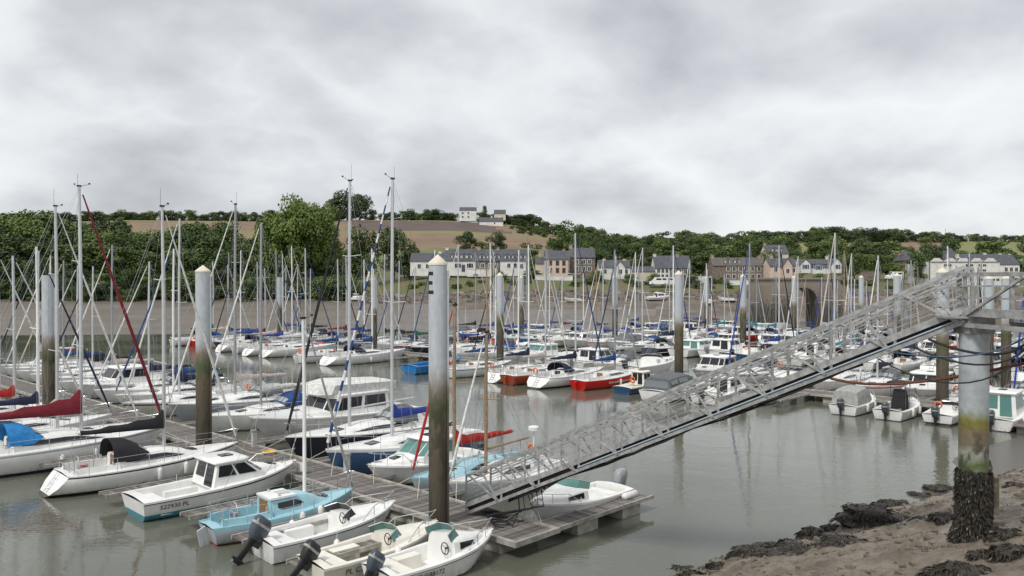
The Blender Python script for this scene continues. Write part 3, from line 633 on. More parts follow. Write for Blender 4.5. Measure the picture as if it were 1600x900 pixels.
def motorboat(label, pos, head, L=5., B=None, hull='white', kind='cabin', deck=None, boot=None, stripe=None, anti=None, fs=.62, fb=.95, glass=None, motor=COWL, tilt=.0, group=None, det=2, reg=None, tarp=None, cab=(.36, .72), ch=1.0, inner=None,
              name='motorboat', cat='motorboat', cove=None, wheel=True, roofm=None, nmot=1, msc=1., extras=(), rakes=(.5, .12), canopy=None, cabm=None, lowf=.42, bz=.13):
    B = B or L*.40; root = thing(name, (*pos, 0), head, label, cat, group); dk = deck or WHITE; inner = inner or dk; glass = glass or GLASS
    h = Hull(L, B, fs, fb, .28, ws=.9, rs=-.06*L*.4, rb=.13*L, prof=prof_motor, tm=.45, pw=2.5, ks=.85, dip=.03)
    h.bz = bz
    h.build(root, HUL[hull], HUL[stripe] if stripe else None, HUL[boot] if boot else None, HUL[anti] if anti else None, 12, HUL[cove] if cove else None)
    tf = cab[1] if kind in ('console', 'open') else (cab[0] + .02)
    if kind == 'console': tf = .66
    if kind == 'cuddy': tf = .52
    if kind == 'bow': tf = .55
    fl = .16 if L < 6.5 else .3
    def dp(t):
        s_ = h.sh(t); b_, zs_, x_ = s_.y, s_.z, s_.x; g = .13 if L < 5.5 else .2; i_ = max(b_ - g, 0); o_ = [(x_, b_ + .02, zs_ - .05), (x_, b_ + .02, zs_ + .02), (x_, i_ + g*.6, zs_ + .03)]
        if .05 < t < tf: o_ += [(x_, i_, zs_ + .03), (x_, i_ - .02, zs_ - .05), (x_, i_ - .04, fl), (x_, 0, fl)]
        else: o_ += [(x_, i_, zs_ + .04), (x_, i_*.75, zs_ + .06), (x_, i_*.4, zs_ + .085), (x_, 0, zs_ + .09)]
        return o_
    ts = [0, .05, .052, .15, .25, .35, .45] + ([.5] if tf > .5 else []) + [tf - .002, tf] + [t_ for t_ in (.6, .7, .78, .86, .92, .97, 1) if t_ > tf + .01]
    mirror_rings(MB(), dp, sorted(ts)).build('deck', dk, root, smooth=30)
    mb = MB(); x_ = h.sh(.1).x; mb.box((x_ + .12, 0, fl + .2), (.4, (h.b(.1) - .16)*2, .4)); mb.box((h.sh(.3).x, h.b(.3) - .34, fl + .19), (L*.2, .34, .38)); mb.build('bench', inner, root)
    if kind in ('cabin', 'pilot'):
        xa, xb_ = h.sh(cab[0]).x, h.sh(cab[1]).x; wd = 2*(h.b(cab[0] + .1) - (.22 if kind == 'cabin' else .28)); zf = h.zs(cab[0]) - .05
        wheelhouse(root, xa, xb_, wd, zf, 0, ch, rakes[0], rakes[1], cabm or dk, glass, roofm, lowf=lowf, sides=2)
        # raised foredeck
        def cp(t):
            x_, zb_ = h.sh(t).x, h.zs(t) + .03; w_ = max(.04, h.b(t) - .30); hh = .34*(1 - sm((t - cab[1] + .05)/(.97 - cab[1])))
            return [(x_, w_, zb_), (x_, w_ - .05, zb_ + hh*.7), (x_, w_*.75, zb_ + hh), (x_, 0, zb_ + hh*1.1)]
        fd = mirror_rings(MB(), cp, [cab[1] - .14, cab[1], lerp(cab[1], .95, .35), lerp(cab[1], .95, .7), .95]).build('foredeck', dk, root, smooth=40)
        c_ = cp(cab[1] + .1); mb = MB(); mb.box((c_[3][0], 0, c_[3][2] + .0), (.36, .36, .06), 0, .12); mb.build('hatch', GLASS, fd)
    elif kind in ('cuddy', 'bow'):
        def cp(t):
            x_, zb_ = h.sh(t).x, h.zs(t) + .03; w_ = max(.04, h.b(t) - .17); hh = (.42 if kind == 'cuddy' else .16)*(1 - sm((t - tf)/(.97 - tf)))
            return [(x_, w_, zb_), (x_, w_ - .06, zb_ + hh*.75), (x_, w_*.7, zb_ + hh), (x_, 0, zb_ + hh*1.1)]
        mb = MB(); mirror_rings(mb, cp, [tf, tf + .08, tf + .18, tf + .28, tf + .36, .96]); hp = cp(tf); mb.add([p for p in hp] + [(x, -y, z) for x, y, z in hp[:-1][::-1]] + [(hp[0][0], -hp[0][1], fl), (hp[0][0], hp[0][1], fl)], [tuple(range(9))])
        fd = mb.build('cuddy', dk, root, smooth=40)
        if kind == 'cuddy':
            for s_ in (1, -1):
                a0, a1 = cp(tf + .05), cp(tf + .2); A, B_, C, D = Vector(a0[0]).lerp(Vector(a0[1]), .25), Vector(a1[0]).lerp(Vector(a1[1]), .25), Vector(a1[0]).lerp(Vector(a1[1]), .85), Vector(a0[0]).lerp(Vector(a0[1]), .9)
                mb = MB(); panel(mb, h, [tuple(p) for p in (A, B_, C, D)], .014, s_); mb.build('window', GLASS, fd)
        wsx = hp[0][0] + .1; w_ = hp[0][1] - .08; zz_ = hp[2][2]; mb = MB(); mb.loft([[(wsx + .35, 0, zz_ + .02), (wsx + .22, w_*.7, zz_ + .01), (wsx - .2, w_, zz_ - .08)], [(wsx + .16, 0, zz_ + .26), (wsx + .05, w_*.66, zz_ + .25), (wsx - .30, w_*.95, zz_ + .14)]]); mb.loft([[(wsx + .35, 0, zz_ + .02), (wsx + .22, -w_*.7, zz_ + .01), (wsx - .2, -w_, zz_ - .08)][::-1], [(wsx + .16, 0, zz_ + .26), (wsx + .05, -w_*.66, zz_ + .25), (wsx - .30, -w_*.95, zz_ + .14)][::-1]])
        ws_ = mb.build('windscreen', glass, fd); mb = MB(); mb.tube([(wsx - .30, w_*.95, zz_ + .14), (wsx + .05, w_*.66, zz_ + .25), (wsx + .16, 0, zz_ + .26), (wsx + .05, -w_*.66, zz_ + .25), (wsx - .30, -w_*.95, zz_ + .14)], .014, 5); mb.build('frame', STEEL, ws_)
        mb = MB(); rg = [(hp[0][0] - .12, -w_*.55 + .17*math.cos(k*.5236), hp[0][2] + .12 + .17*math.sin(k*.5236)) for k in range(13)]; mb.tube(rg, .016, 5, False); [mb.tube([(hp[0][0] - .08, -w_*.55, hp[0][2] + .12), rg[k]], .012, 4) for k in (1, 5, 9)]; mb.tube([(hp[0][0], -w_*.55, hp[0][2] + .12), (hp[0][0] - .1, -w_*.55, hp[0][2] + .12)], .03, 6); mb.build('steering_wheel', BLACK, fd)
    elif kind == 'console':
        xc = h.sh(.48).x; mb = MB(); mb.loft([[(xc - .3, .35, fl), (xc + .35, .35, fl), (xc + .35, -.35, fl), (xc - .3, -.35, fl)], [(xc - .25, .33, fl + .9), (xc + .2, .33, fl + .9), (xc + .2, -.33, fl + .9), (xc - .25, -.33, fl + .9)]], True, True); cs = mb.build('console', dk, root)
        mb = MB(); mb.add([(xc + .2, .33, fl + .9), (xc + .2, -.33, fl + .9), (xc - .02, -.3, fl + 1.3), (xc - .02, .3, fl + 1.3)], [(0, 1, 2, 3)]); mb.build('windscreen', glass, cs)
        if canopy:
            for s_ in (1, -1): rail(root, [(xc - .35, s_*.42, fl), (xc - .4, s_*.45, fl + 1.95), (xc + .4, s_*.45, fl + 1.95), (xc + .35, s_*.42, fl)], .022, name='top_frame')
            mb = MB(); mb.box((xc, 0, fl + 1.98), (1.3, 1.2, .06)); mb.build('top', FAB[canopy], root); mb = MB(); mb.loft([[(xc - .5, .36, fl + .02), (xc + .4, .38, fl + .02), (xc + .4, -.38, fl + .02), (xc - .5, -.36, fl + .02)], [(xc - .45, .38, fl + .8), (xc + .36, .38, fl + .9), (xc + .36, -.38, fl + .9), (xc - .45, -.38, fl + .8)], [(xc - .25, .33, fl + 1.5), (xc + .1, .33, fl + 1.52), (xc + .1, -.33, fl + 1.52), (xc - .25, -.33, fl + 1.5)]], True, True); mb.build('console_cover', FAB[canopy], root, smooth=50)
    if tarp:      # fabric canopy over the cockpit: rounded tent with clear panes
        xa, xb_ = h.sh(.06).x, h.sh(.62).x; rings = []
        for u, hh, wf in ((0, .1, 1), (.04, .85, .94), (.3, 1.0, .92), (.65, 1.02, .9), (.85, .8, .88), (1, .12, .85)):
            x_ = lerp(xa, xb_, u); t_ = lerp(.06, .62, u); w_ = (h.b(t_) - .06)*wf; zb_ = h.zs(t_) + .04
            rings.append([(x_, w_*max(-1, min(1, 1.25*math.cos(math.pi*k/8))), zb_ + hh*min(1, 1.25*math.sin(math.pi*k/8))) for k in range(9)])
        cv = MB().loft(rings, False, True).build('canopy', FAB[tarp], root, smooth=50)
        if L > 5.6:
            for s_ in (0, 8):
                j = 1 if s_ == 0 else 6
                for (i0, u0, u1) in ((1, .1, .9), (2, .08, .9)):
                    A, B_, C, D = Vector(rings[i0][j]), Vector(rings[i0+1][j]), Vector(rings[i0+1][j+1]), Vector(rings[i0][j+1]); o_ = Vector((0, .02 if s_ == 0 else -.02, .01)); v0, v1 = (.0, .75) if s_ == 0 else (.25, 1)
                    mb = MB(); mb.add([A.lerp(B_, u).lerp(D.lerp(C, u), v) + o_ for u, v in ((u0, v0), (u1, v0), (u1, v1), (u0, v1))], [(0, 1, 2, 3)]); mb.build('window', mat('smoked vinyl', (.16, .18, .19), .12), cv)
            A, B_, C, D = Vector(rings[1][2]), Vector(rings[1][6]), Vector(rings[0][7]), Vector(rings[0][1]); mb = MB(); mb.add([A.lerp(B_, u).lerp(D.lerp(C, u), v) + Vector((-.03, 0, 0)) for u, v in ((.05, .15), (.95, .15), (.95, .8), (.05, .8))], [(0, 1, 2, 3)]); mb.build('window', mat('smoked vinyl', (.16, .18, .19), .12), cv)
    if motor:
        for k in range(nmot): outboard(root, h.x(0, 1) - .02, (k - (nmot - 1)/2)*.5, fs - .12, msc, tilt, motor)
    # bow rail
    if det > 1:
        c = h.sh(.95); MB().tube([(c.x, c.y*.5, c.z + .06), (c.x + .4, c.y*.5 + .4, c.z - .15), (c.x + .75, c.y*.5 + .9, .52)], .012, 5).build('mooring_line', ROPE, root)
    tb = .62 if kind in ('cuddy', 'bow') else (.7 if kind == 'cabin' else .72); pts = [h.sh(t_) for t_ in (tb, lerp(tb, 1, .3), lerp(tb, 1, .62), .965)]; zt = .34 if L < 5.5 else .48
    P = [(pts[0].x, pts[0].y - .07, pts[0].z + .02)] + [(p.x, p.y - .08, p.z + zt) for p in pts[1:]] + [(L/2 - .02, 0, h.zs(1) + zt + .03)]
    rail(root, P + [(x, -y, z) for x, y, z in P[:-1][::-1]], .013 if det > 1 else .018, [((p.x, s_*(p.y - .07), p.z), (p.x, s_*(p.y - .08), p.z + zt)) for p in pts[1:3] for s_ in (1, -1)], name='bow_rail')
    if det > 1:
        sg_ = 1 if reg else -1
        for t_ in (.3, .6): p = h.pt(t_, .4); fender(root, p.x, sg_*(p.y + .1), .42)
        p = h.sh(.93); mb = MB(); mb.box((p.x, 0, p.z + .12), (.16, .06, .07)); mb.box((p.x - .2, 0, p.z + .1), (.05, .2, .05)); mb.build('cleat', STEEL, root)
    if reg: hull_text(root, h, *reg)
    for e_ in extras:
        if e_ == 'flybridge':
            xa, xb_ = h.sh(cab[0]).x, h.sh(cab[1]).x; zt_ = h.zs(cab[0]) - .05 + ch + .14; wd = B*.36
            mb = MB(); mb.loft([[(xa - .6, wd, zt_), (xb_ - .5, wd, zt_), (xb_ + .1, wd*.6, zt_), (xb_ + .1, -wd*.6, zt_), (xb_ - .5, -wd, zt_), (xa - .6, -wd, zt_)], [(xa - .6, wd*1.02, zt_ + .4), (xb_ - .7, wd*1.02, zt_ + .5), (xb_ - .2, wd*.55, zt_ + .55), (xb_ - .2, -wd*.55, zt_ + .55), (xb_ - .7, -wd*1.02, zt_ + .5), (xa - .6, -wd*1.02, zt_ + .4)], [(xa - .3, wd*.5, zt_ + .5), (xb_ - 1.1, wd*.5, zt_ + .72), (xb_ - .9, wd*.3, zt_ + .7), (xb_ - .9, -wd*.3, zt_ + .7), (xb_ - 1.1, -wd*.5, zt_ + .72), (xa - .3, -wd*.5, zt_ + .5)]], True, True); mb.build('flybridge_cover', FAB['white'], root, smooth=35)
        elif e_ == 'mast':
            xa = h.sh(cab[0] + .1).x; sail_rig(root, L, xa, h.zs(.4) + ch, 2.6, h.zs(.4), L/2 - .2, B, 0, None, None, None, 0, 0, mr=.035)
        elif e_ == 'lifebuoy':
            xa = h.sh(cab[0]).x - .05; mb = MB(); mb.tube([(xa, .4 + .2*math.cos(k*.5236), h.zs(.4) + .35 + .2*math.sin(k*.5236)) for k in range(13)], .05, 6, False); mb.build('lifebuoy', ORANGE, root, smooth=60)
        elif e_ == 'antenna':
            mb = MB(); xa = h.sh(cab[0] + .15).x; mb.tube([(xa, .3, h.zs(.4) + ch), (xa - .2, .3, h.zs(.4) + ch + 1.5)], .008, 4); mb.build('antenna', BLACK, root)
    return root, h


# ------------------------------------------------------------------ pontoons, piles, gangways
ANG = R(43.5); U = Vector((-math.cos(ANG), math.sin(ANG), 0)); NV = Vector((math.sin(ANG), math.cos(ANG), 0))
HN = math.atan2(NV.y, NV.x)                       # heading of a boat lying bow-in on the near side
E0 = Vector((-3.03, 27.27, 0)); D0 = Vector((27.0, 50.5, 0)) + NV*.35; C0 = D0 + NV*31; B0 = D0 + NV*58
def on(o, s, n, z=0): return o + U*s + NV*n + Vector((0, 0, z))
DK = .5
def deck_run(root, o, s0, s1, n0, n1, along, single=0, name='plank'):
    """planks of a pontoon deck: 'single' of them are objects, the rest one joined part"""
    ln = (s1 - s0) if along == 's' else (n1 - n0); wd = (n1 - n0) if along == 's' else (s1 - s0); pit = .147; k = int(ln/pit)
    rz = math.atan2(U.y, U.x) if along == 's' else math.atan2(NV.y, NV.x)
    me = []
    for m in PLANKM:
        q = MB(); q.box((0, 0, 0), (.135, wd - .02, .035)); x = q.mesh('plank'); x.materials.append(m); me.append(x)
    rest = MB(); rest.use(PLANK); rnd = random.Random(int(s0*10 + n0*7 + 99))
    for i in range(k):
        d = (i + .5)*pit; c = on(o, s0 + d, (n0 + n1)/2, DK - .018) if along == 's' else on(o, (s0 + s1)/2, n0 + d, DK - .018)
        c.z += rnd.uniform(-.006, .006)
        if i < single: p = link(name, rnd.choice(me), root); p.location = c; p.rotation_euler = (0, 0, rz + rnd.uniform(-.006, .006))
        else: rest.box(c, (.135, wd - .02, .035), rz)
    if k > single: tag(rest.build('plank_run', None, root), kind='stuff')
def edge(root, o, s0, n0, s1, n1, wd=.14, ht=.16, z=DK + .0):
    MB().bar(on(o, s0, n0, z - .02), on(o, s1, n1, z - .02), wd, ht).build('edge_beam', BEAM, root)
def floats(root, o, s0, s1, n0, n1, along, step=2.6, fl=1.5):
    ln = (s1 - s0) if along == 's' else (n1 - n0); rz = math.atan2(U.y, U.x) if along == 's' else math.atan2(NV.y, NV.x); wd = (n1 - n0) if along == 's' else (s1 - s0)
    k = max(1, int(ln/step))
    for i in range(k):
        d = (i + .5)*ln/k; c = on(o, s0 + d, (n0 + n1)/2) if along == 's' else on(o, (s0 + s1)/2, n0 + d)
        MB().box((c.x, c.y, .08), (fl, wd - .12, .66), rz).build('float', FLOATM, root)
def finger(o, s, n0, n1, label, wd=.75, single=True, group=None):
    root = thing('finger_pontoon', (0, 0, 0), 0, label, 'pontoon', group)
    deck_run(root, o, s - wd/2, s + wd/2, n0, n1, 'n', 60 if single else 0)
    for e_ in (-1, 1): edge(root, o, s + e_*(wd/2 + .03), n0, s + e_*(wd/2 + .03), n1, .07, .13)
    floats(root, o, s - wd/2, s + wd/2, min(n0, n1) + (.4 if n0 >= 0 else 0), max(n0, n1), 'n', 2.2, 1.1); return root
def walkway(name_label, o, s0, s1, single):
    root = thing('walkway_pontoon', (0, 0, 0), 0, name_label, 'pontoon')
    deck_run(root, o, s0, s1, 0, 1.85, 's', single)
    for n_ in (-.06, 1.91): edge(root, o, s0, n_, s1, n_)
    edge(root, o, s0 - .07, -.12, s0 - .07, 1.97); floats(root, o, s0, s1, 0, 1.85, 's', 3.4, 2.2)
    return root
walkway('long weathered wooden pontoon walkway nearest the gangway foot', E0, -4.3, 62, 260)
walkway('second floating pontoon walkway, reached past the D pile', D0, -16, 92, 0)
walkway('third floating pontoon walkway beyond the red boat row', C0, -22, 74, 0)
walkway('farthest floating pontoon walkway near the stone arch', B0, -4, 62, 0)
# fingers of the nearest pontoon
finger(E0, -3.9, 1.99, 7.4, 'narrow finger pontoon ending in open water beside the white speedboat', .8)
for k, (s_, lb) in enumerate(((-1.05, 'finger pontoon between the two smallest outboard boats'), (2.15, 'finger pontoon between light blue boat and blue-striped speedboat'), (5.75, 'finger pontoon beside the white cabin cruiser with blue waterline'), (10.6, 'finger pontoon between the black-hooded and blue-hooded yachts'), (17.6, 'finger pontoon left of the yacht with burgundy sail cover'), (24.5, 'finger pontoon at the far left beyond the burgundy sail cover'))):
    finger(E0, s_, -5.6 if k < 3 else -6.5, -.13, lb, .62)
for k, (s_, lb) in enumerate(((1.6, 'finger pontoon beside the white sailboat by the gangway'), (5.4, 'finger pontoon between the green-glass cruiser and pale blue sailboat'), (9.6, 'finger pontoon between the two dark blue hulls'), (15.5, 'finger pontoon beside the big white motor yacht'), (23, 'finger pontoon beside the grey yacht behind the capped pile'))):
    finger(E0, s_, 1.99, 7.2, lb, .62, k < 3)
rn = random.Random(3)
for o, nm, rng in ((D0, 'second', range(-12, 90, 7)), (C0, 'third', range(-18, 72, 8)), (B0, 'farthest', range(0, 60, 8))):
    for i, s_ in enumerate(rng):
        for sd_ in (-1, 1):
            finger(o, s_, -4.6 if sd_ < 0 else 1.99, -.13 if sd_ < 0 else 6.8, '%s finger pontoon on the %s side of the %s walkway, counted from the right' % (ORD[i], 'near' if sd_ < 0 else 'far', nm), .6, False, 'finger pontoons of the %s walkway' % nm)
# piles
def pile(px_or_pos, label, d=.6, cap=True, top=8.95, letter=None, grp='pontoon piles', m=PILEM):
    p = px_or_pos; root = thing('mooring_pile', (p.x, p.y, 0), 0, label, 'pile', grp); r_ = d/2
    mb = MB(); mb.tube([(0, 0, -1.5), (0, 0, 1), (0, 0, 3), (0, 0, 5), (0, 0, 7), (0, 0, top)], r_, 28); mb.build('shaft', m, root, smooth=50)
    mb = MB(); mb.box((r_ + .03, -.02, top/2 - .6), (.07, .10, top + .8)); mb.build('guide_channel', m, root)
    if cap:
        mb = MB(); mb.tube([(0, 0, top - .02), (0, 0, top + .06), (0, 0, top + .34)], [r_*1.05, r_*1.05, .005], 28); mb.build('cap', CAPM, root, smooth=50)
    if letter:
        az0, sz = letter[1], letter[2]; strokes = {'E': [(0, 0, .05, 1), (.05, .84, .36, 1), (.05, .42, .33, .58), (.05, 0, .38, .16)]}.get(letter[0])
        mb = MB(); rr = r_ + .006
        def cyl(u, v): a = az0 + u*sz/rr; return (rr*math.cos(a), rr*math.sin(a), letter[3] + v*sz)
        if strokes:
            for u0, v0, u1, v1 in strokes:
                K = 5; mb.loft([[cyl(lerp(u0, u1, k/K), v0), cyl(lerp(u0, u1, k/K), v1)] for k in range(K + 1)])
        else:
            K = 4; mb.loft([[cyl(.16*k/K, 0), cyl(.16*k/K, 1)] for k in range(K + 1)]); O = [(.1 + .55*math.sin(math.pi*k/14), .5 - .5*math.cos(math.pi*k/14)) for k in range(15)]; I = [(.1 + .38*math.sin(math.pi*k/14), .5 - .34*math.cos(math.pi*k/14)) for k in range(15)]
            mb.loft([[cyl(*O[k]), cyl(*I[k])] for k in range(15)])
        mb.build('letter', INK, root)
    return root
pile(at(684, 820, DK), 'pile marked with a black letter E at the walkway end', .6, letter=('E', R(-163), .72, 8.0))
pile(at(317, 700, DK), 'cream-capped pile among the nearest yachts, left of the E pile', .68, top=8.85)
pile(pw(75.5, 640, 44.7), 'uncapped pile standing at the far left of the marina', .66, False, 8.75)
def onrow(o, px): # point of a row seen at a pixel column
    k = (px - 800)/F; s_ = (o.x - k*o.y)/(-U.x + k*U.y); return on(o, s_, -.35)
pile(onrow(D0, 1475), 'cream-capped pile marked with a black letter D behind the gangway', .66, letter=('D', R(-133), .68, 8.15))
for px, lb, c_ in ((1064, 'cream-capped weedy pile right of the grey canopied motorboat', True), (785, 'cream-capped pile behind the row of white yachts, left of centre', True), (588, 'uncapped pile between the two tallest masts', False), (440, 'thin uncapped pile left of the black furled genoa', False)): pile(onrow(D0, px), lb, .62, c_)
for px, lb, c_ in ((1403, 'cream-capped pile seen through the top of the gangway railing', True), (1163, 'cream-capped pile left of the stone arch', True), (963, 'slim capped pile in front of the white gabled house', True), (817, 'slim capped pile below the long slate terrace', True)): pile(onrow(C0, px), lb, .66, c_)
for px, lb in ((1347, 'slim capped pile right of the stone arch'), (1242, 'slim capped pile in front of the stone arch'), (1105, 'far uncapped pile left of the wide stone house')): pile(onrow(B0, px), lb, .62, lb[5] != 'u')
for k, (px, Y) in enumerate(((1572, 62), (1545, 66))): pile(pw(px, 500, Y), ('outer', 'inner')[k] + ' of the two pale piles seen through the footbridge railing', .66, True, 8.6)

# gangway
RUST_SHADE = mat('rusty shaded underside', (.062, .042, .032), .85, 0, .5, 5, .3)  # dark brown holds both rust and the shadow below the deck
def gangway(A, B_, width, label, bays=10, hp=.98):
    """A foot, B_ head (deck level of the near side)"""
    root = thing('gangway', A, 0, label, 'gangway'); A0 = Vector(A); B_ = Vector(B_) - A0; A = Vector((0, 0, 0)); d = B_ - A; hd = Vector((d.x, d.y, 0)).normalized(); sdv = Vector((-hd.y, hd.x, 0))
    if sdv.y < 0: sdv = -sdv
    up = Vector((0, 0, 1)); low = -.28
    for s_, nm in ((0, 'near'), (width, 'far')):
        o = sdv*s_
        MB().bar(A + o + up*hp, B_ + o + up*hp, .085, .085).build('handrail', ALU, root)
        MB().bar(A + o + up*(hp - .2), B_ + o + up*(hp - .2), .05, .05).build('guard_bar', ALU, root)
        MB().bar(A + o, B_ + o, .07, .16).build('side_beam', ALU, root)
        MB().bar(A + o + up*low, B_ + o + up*low, .09, .10).build('bottom_chord', ALU, root)
        for k in (range(4) if s_ == 0 else (1, 3)): z_ = .20 + .155*k; MB().bar(A + o + up*z_, B_ + o + up*z_, .018, .018).build('guard_bar', ALU, root)
        for k in range(bays + 1):
            p = A.lerp(B_, k/bays) + o; MB().bar(p + up*low, p + up*hp, .06, .06).build('post', ALU, root)
            if k < bays:
                q = A.lerp(B_, (k + .93)/bays) + o
                for u in (.12, .52):
                    r_ = A.lerp(B_, (k + u)/bays) + o + sdv*(-.05 if s_ == 0 else .05); MB().bar(r_ + up*(hp - .04 if u < .3 else hp - .2), q + sdv*(-.05 if s_ == 0 else .05) + up*low, .05, .05).build('brace', ALU, root)
    mb = MB()
    k = int(d.length/.3)
    mid = sdv*width/2
    MB().bar(A + mid - up*.02, B_ + mid - up*.02, width - .08, .05).build('deck_plate', RUST_SHADE, root)
    for i in range(bays*2 + 1):
        p = A.lerp(B_, i/(bays*2)); mb.bar(p - up*.08 + sdv*.04, p - up*.08 + sdv*(width - .04), .06, .1)
    mb.build('cross_beam', RUST_SHADE, root)
    for s_ in (.12, width - .12): MB().bar(A + sdv*s_ - up*.15, B_ + sdv*s_ - up*.15, .04, .13).build('gap_plate', RUST_SHADE, root)  # plates added to fill the gap with dark rust-and-shadow brown
    MB().tube([A.lerp(B_, .3) - sdv*.06 + up*(low + .09), B_ - sdv*.06 + up*(low + .09)], .022, 6).build('blue_pipe', mat('pale blue pipe', (.33, .43, .50), .5), root)
    return root
GA, GB = Vector((-1.55, 27.3, .82)), Vector((10.45, 18.6, 7.76))
gangway(GA, GB, 1.35, 'long aluminium truss gangway sloping down from the bank to the pontoon', 10)
gangway(D0 + U*-14 + NV*1 + Vector((0, 0, .8)), D0 + U*-14 + NV*1 + Vector((15.5, -11, 7.6)), 1.35, 'second truss gangway at the right edge behind the pier', 10)
# pier and footbridge
pr = Vector((10.75, 18.75, 0)); pg = bank_z(pr.x, pr.y)
root = thing('pier', (pr.x, pr.y, 0), 0, 'thick steel pier with green and black tide bands standing in mud', 'pier')
mb = MB(); mb.tube([(0, 0, pg - 1), (0, 0, 3.2), (0, 0, 4), (0, 0, 4.7), (0, 0, 5.6), (0, 0, 7.2)], .315, 40); mb.build('shaft', PIERM, root, smooth=50)
mb = MB(); mb.box((0, 0, 7.38), (.62, .62, .36)); mb.box((-.05, .1, 7.58), (1.5, .9, .05)); mb.build('bracket', ALU, root)
sw = bpy.data.materials.new('seaweed'); sw.use_nodes = True; b = sw.node_tree.nodes['Principled BSDF']; b.inputs['Base Color'].default_value = (.026, .021, .013, 1); b.inputs['Roughness'].default_value = .45
gi = sw.node_tree.nodes.new('ShaderNodeNewGeometry'); rmp = sw.node_tree.nodes.new('ShaderNodeValToRGB'); sw.node_tree.links.new(gi.outputs['Random Per Island'], rmp.inputs[0]); rmp.color_ramp.elements[0].color = (.012, .010, .008, 1); rmp.color_ramp.elements[1].color = (.042, .034, .02, 1); sw.node_tree.links.new(rmp.outputs[0], b.inputs['Base Color'])
def fronds(mb, p, nrm, rnd, ln=.22, wd=.045, ob=.5):
    nrm = Vector(nrm); t1 = nrm.cross(Vector((rnd.uniform(-1, 1), rnd.uniform(-1, 1), .3))).normalized(); a = Vector(p); d = (nrm*ob + Vector((rnd.uniform(-.5, .5), rnd.uniform(-.5, .5), -.5))).normalized()
    b_ = a + d*ln*.5 + nrm*.03; c = b_ + (d + Vector((0, 0, -.8))).normalized()*ln*.5; w_ = wd*rnd.uniform(.6, 1.4)
    mb.add([a - t1*w_, a + t1*w_, b_ + t1*w_*1.2, b_ - t1*w_*1.2, c + t1*w_*.4, c - t1*w_*.4], [(0, 1, 2, 3), (3, 2, 4, 5)])
rnd = random.Random(5); mb = MB()
for k in range(11000):
    u = rnd.random(); z_ = pg - .1 + (4.15 - pg)*u**1.35; a = rnd.uniform(0, 6.283); rr = .31 + rnd.uniform(0, .02) + .15*max(0, 1 - (z_ - pg)/.45)*rnd.random(); fronds(mb, (rr*math.cos(a), rr*math.sin(a), z_), (math.cos(a), math.sin(a), 0), rnd, .12, .010, .12)
tag(mb.build('seaweed_fringe', sw, root), kind='stuff')
mb = MB(); mb.box((.42, -.02, pg + 1.0), (.16, .30, .85)); mb.tube([(.36, 0, pg + 1.4), (.42, 0, pg + 1.62), (.36, 0, pg + 1.8)], .03, 6); mb.build('hanging_block', mat('weathered block', (.17, .14, .10), .9, 0, .5, 6, .6), root)
root = thing('footbridge', (10.75, 18.3, 7.7), 0, 'level aluminium footbridge leading from the pier top to the bank', 'footbridge')
fa, fb_ = Vector((-.35, .45, 0)), Vector((1.5, -13, 0)); hd = (fb_ - fa).normalized(); sdv = Vector((-hd.y, hd.x, 0)); up = Vector((0, 0, 1))
for s_ in (0, 1.35):
    o = sdv*s_
    for z_, w_ in ((.0, .19), (-.30, .10), (.86, .09), (.60, .04), (.33, .04)):
        MB().bar(fa + o + up*z_, fb_ + o + up*z_, .07 if w_ > .05 else .04, w_).build('rail' if z_ > .1 else 'side_beam', ALU, root)
    for k in range(6):
        p = fa.lerp(fb_, k/6) + o; MB().bar(p - up*.3, p + up*.86, .08, .08).build('post', ALU, root)
        q = fa.lerp(fb_, (k + .9)/6) + o + sdv*(-.05 if s_ == 0 else .05); p2 = fa.lerp(fb_, (k + .1)/6) + o + sdv*(-.05 if s_ == 0 else .05); MB().bar(p2 - up*.1, q + up*.8, .06, .06).build('brace', ALU, root)
MB().bar(fa + sdv*.67 - up*.03, fb_ + sdv*.67 - up*.03, 1.25, .06).build('deck_plate', RUST_SHADE, root)
for k, (dx, z0, z1, sag, rr, nm) in enumerate(((.0, -.22, -.35, .35, .03, 'black'), (.1, -.25, -.3, .5, .022, 'black'), (-.1, -.2, -.28, .22, .018, 'blue'), (.15, -.3, -.5, .75, .018, 'black'))):
    a = GA.lerp(GB, .95 - .025*k) + up*-.38; b_ = Vector((11.2 + dx, 17.2, 7.3)); pts = []
    for i in range(13): u = i/12; p = a.lerp(b_, u); p.z -= sag*4*u*(1 - u); p.y -= .55*math.sin(math.pi*u); pts.append(p)
    tag(MB().tube(pts, rr, 7).build('hanging_cable', mat('blue cable', (.06, .10, .16), .5) if nm == 'blue' else BLACK, smooth=60), '%s %s cable sagging from the gangway head around the pier' % (('thick', 'medium', 'thin', 'lowest drooping')[k], nm), 'cable')
a, b_ = GA.lerp(GB, .80) + up*-.42, Vector((12.8, 16.6, 7.25)); pts = [a.lerp(b_, u/12) - up*(.62*4*(u/12)*(1 - u/12)*(1 - .3*u/12)) + Vector((0, .9*math.sin(math.pi*u/12), 0)) for u in range(13)]
tag(MB().tube(pts, .035, 8).build('hose', mat('brown hose', (.20, .07, .03), .7, 0, .4, 8), smooth=60), 'reddish brown hose sagging behind the pier from the gangway', 'hose')
for k in range(3):
    pts = [GA.lerp(GB, u/12*.74 + .12) + up*(-.36 - .05*k - .06*math.sin(u*1.4 + k)) + Vector((.0, .15*k, 0)) for u in range(13)]
    tag(MB().tube(pts, .03, 6).build('cable', BLACK, smooth=60), 'black cable clipped under the gangway, %s of three' % ('nearest', 'middle', 'farthest')[k], 'cable')
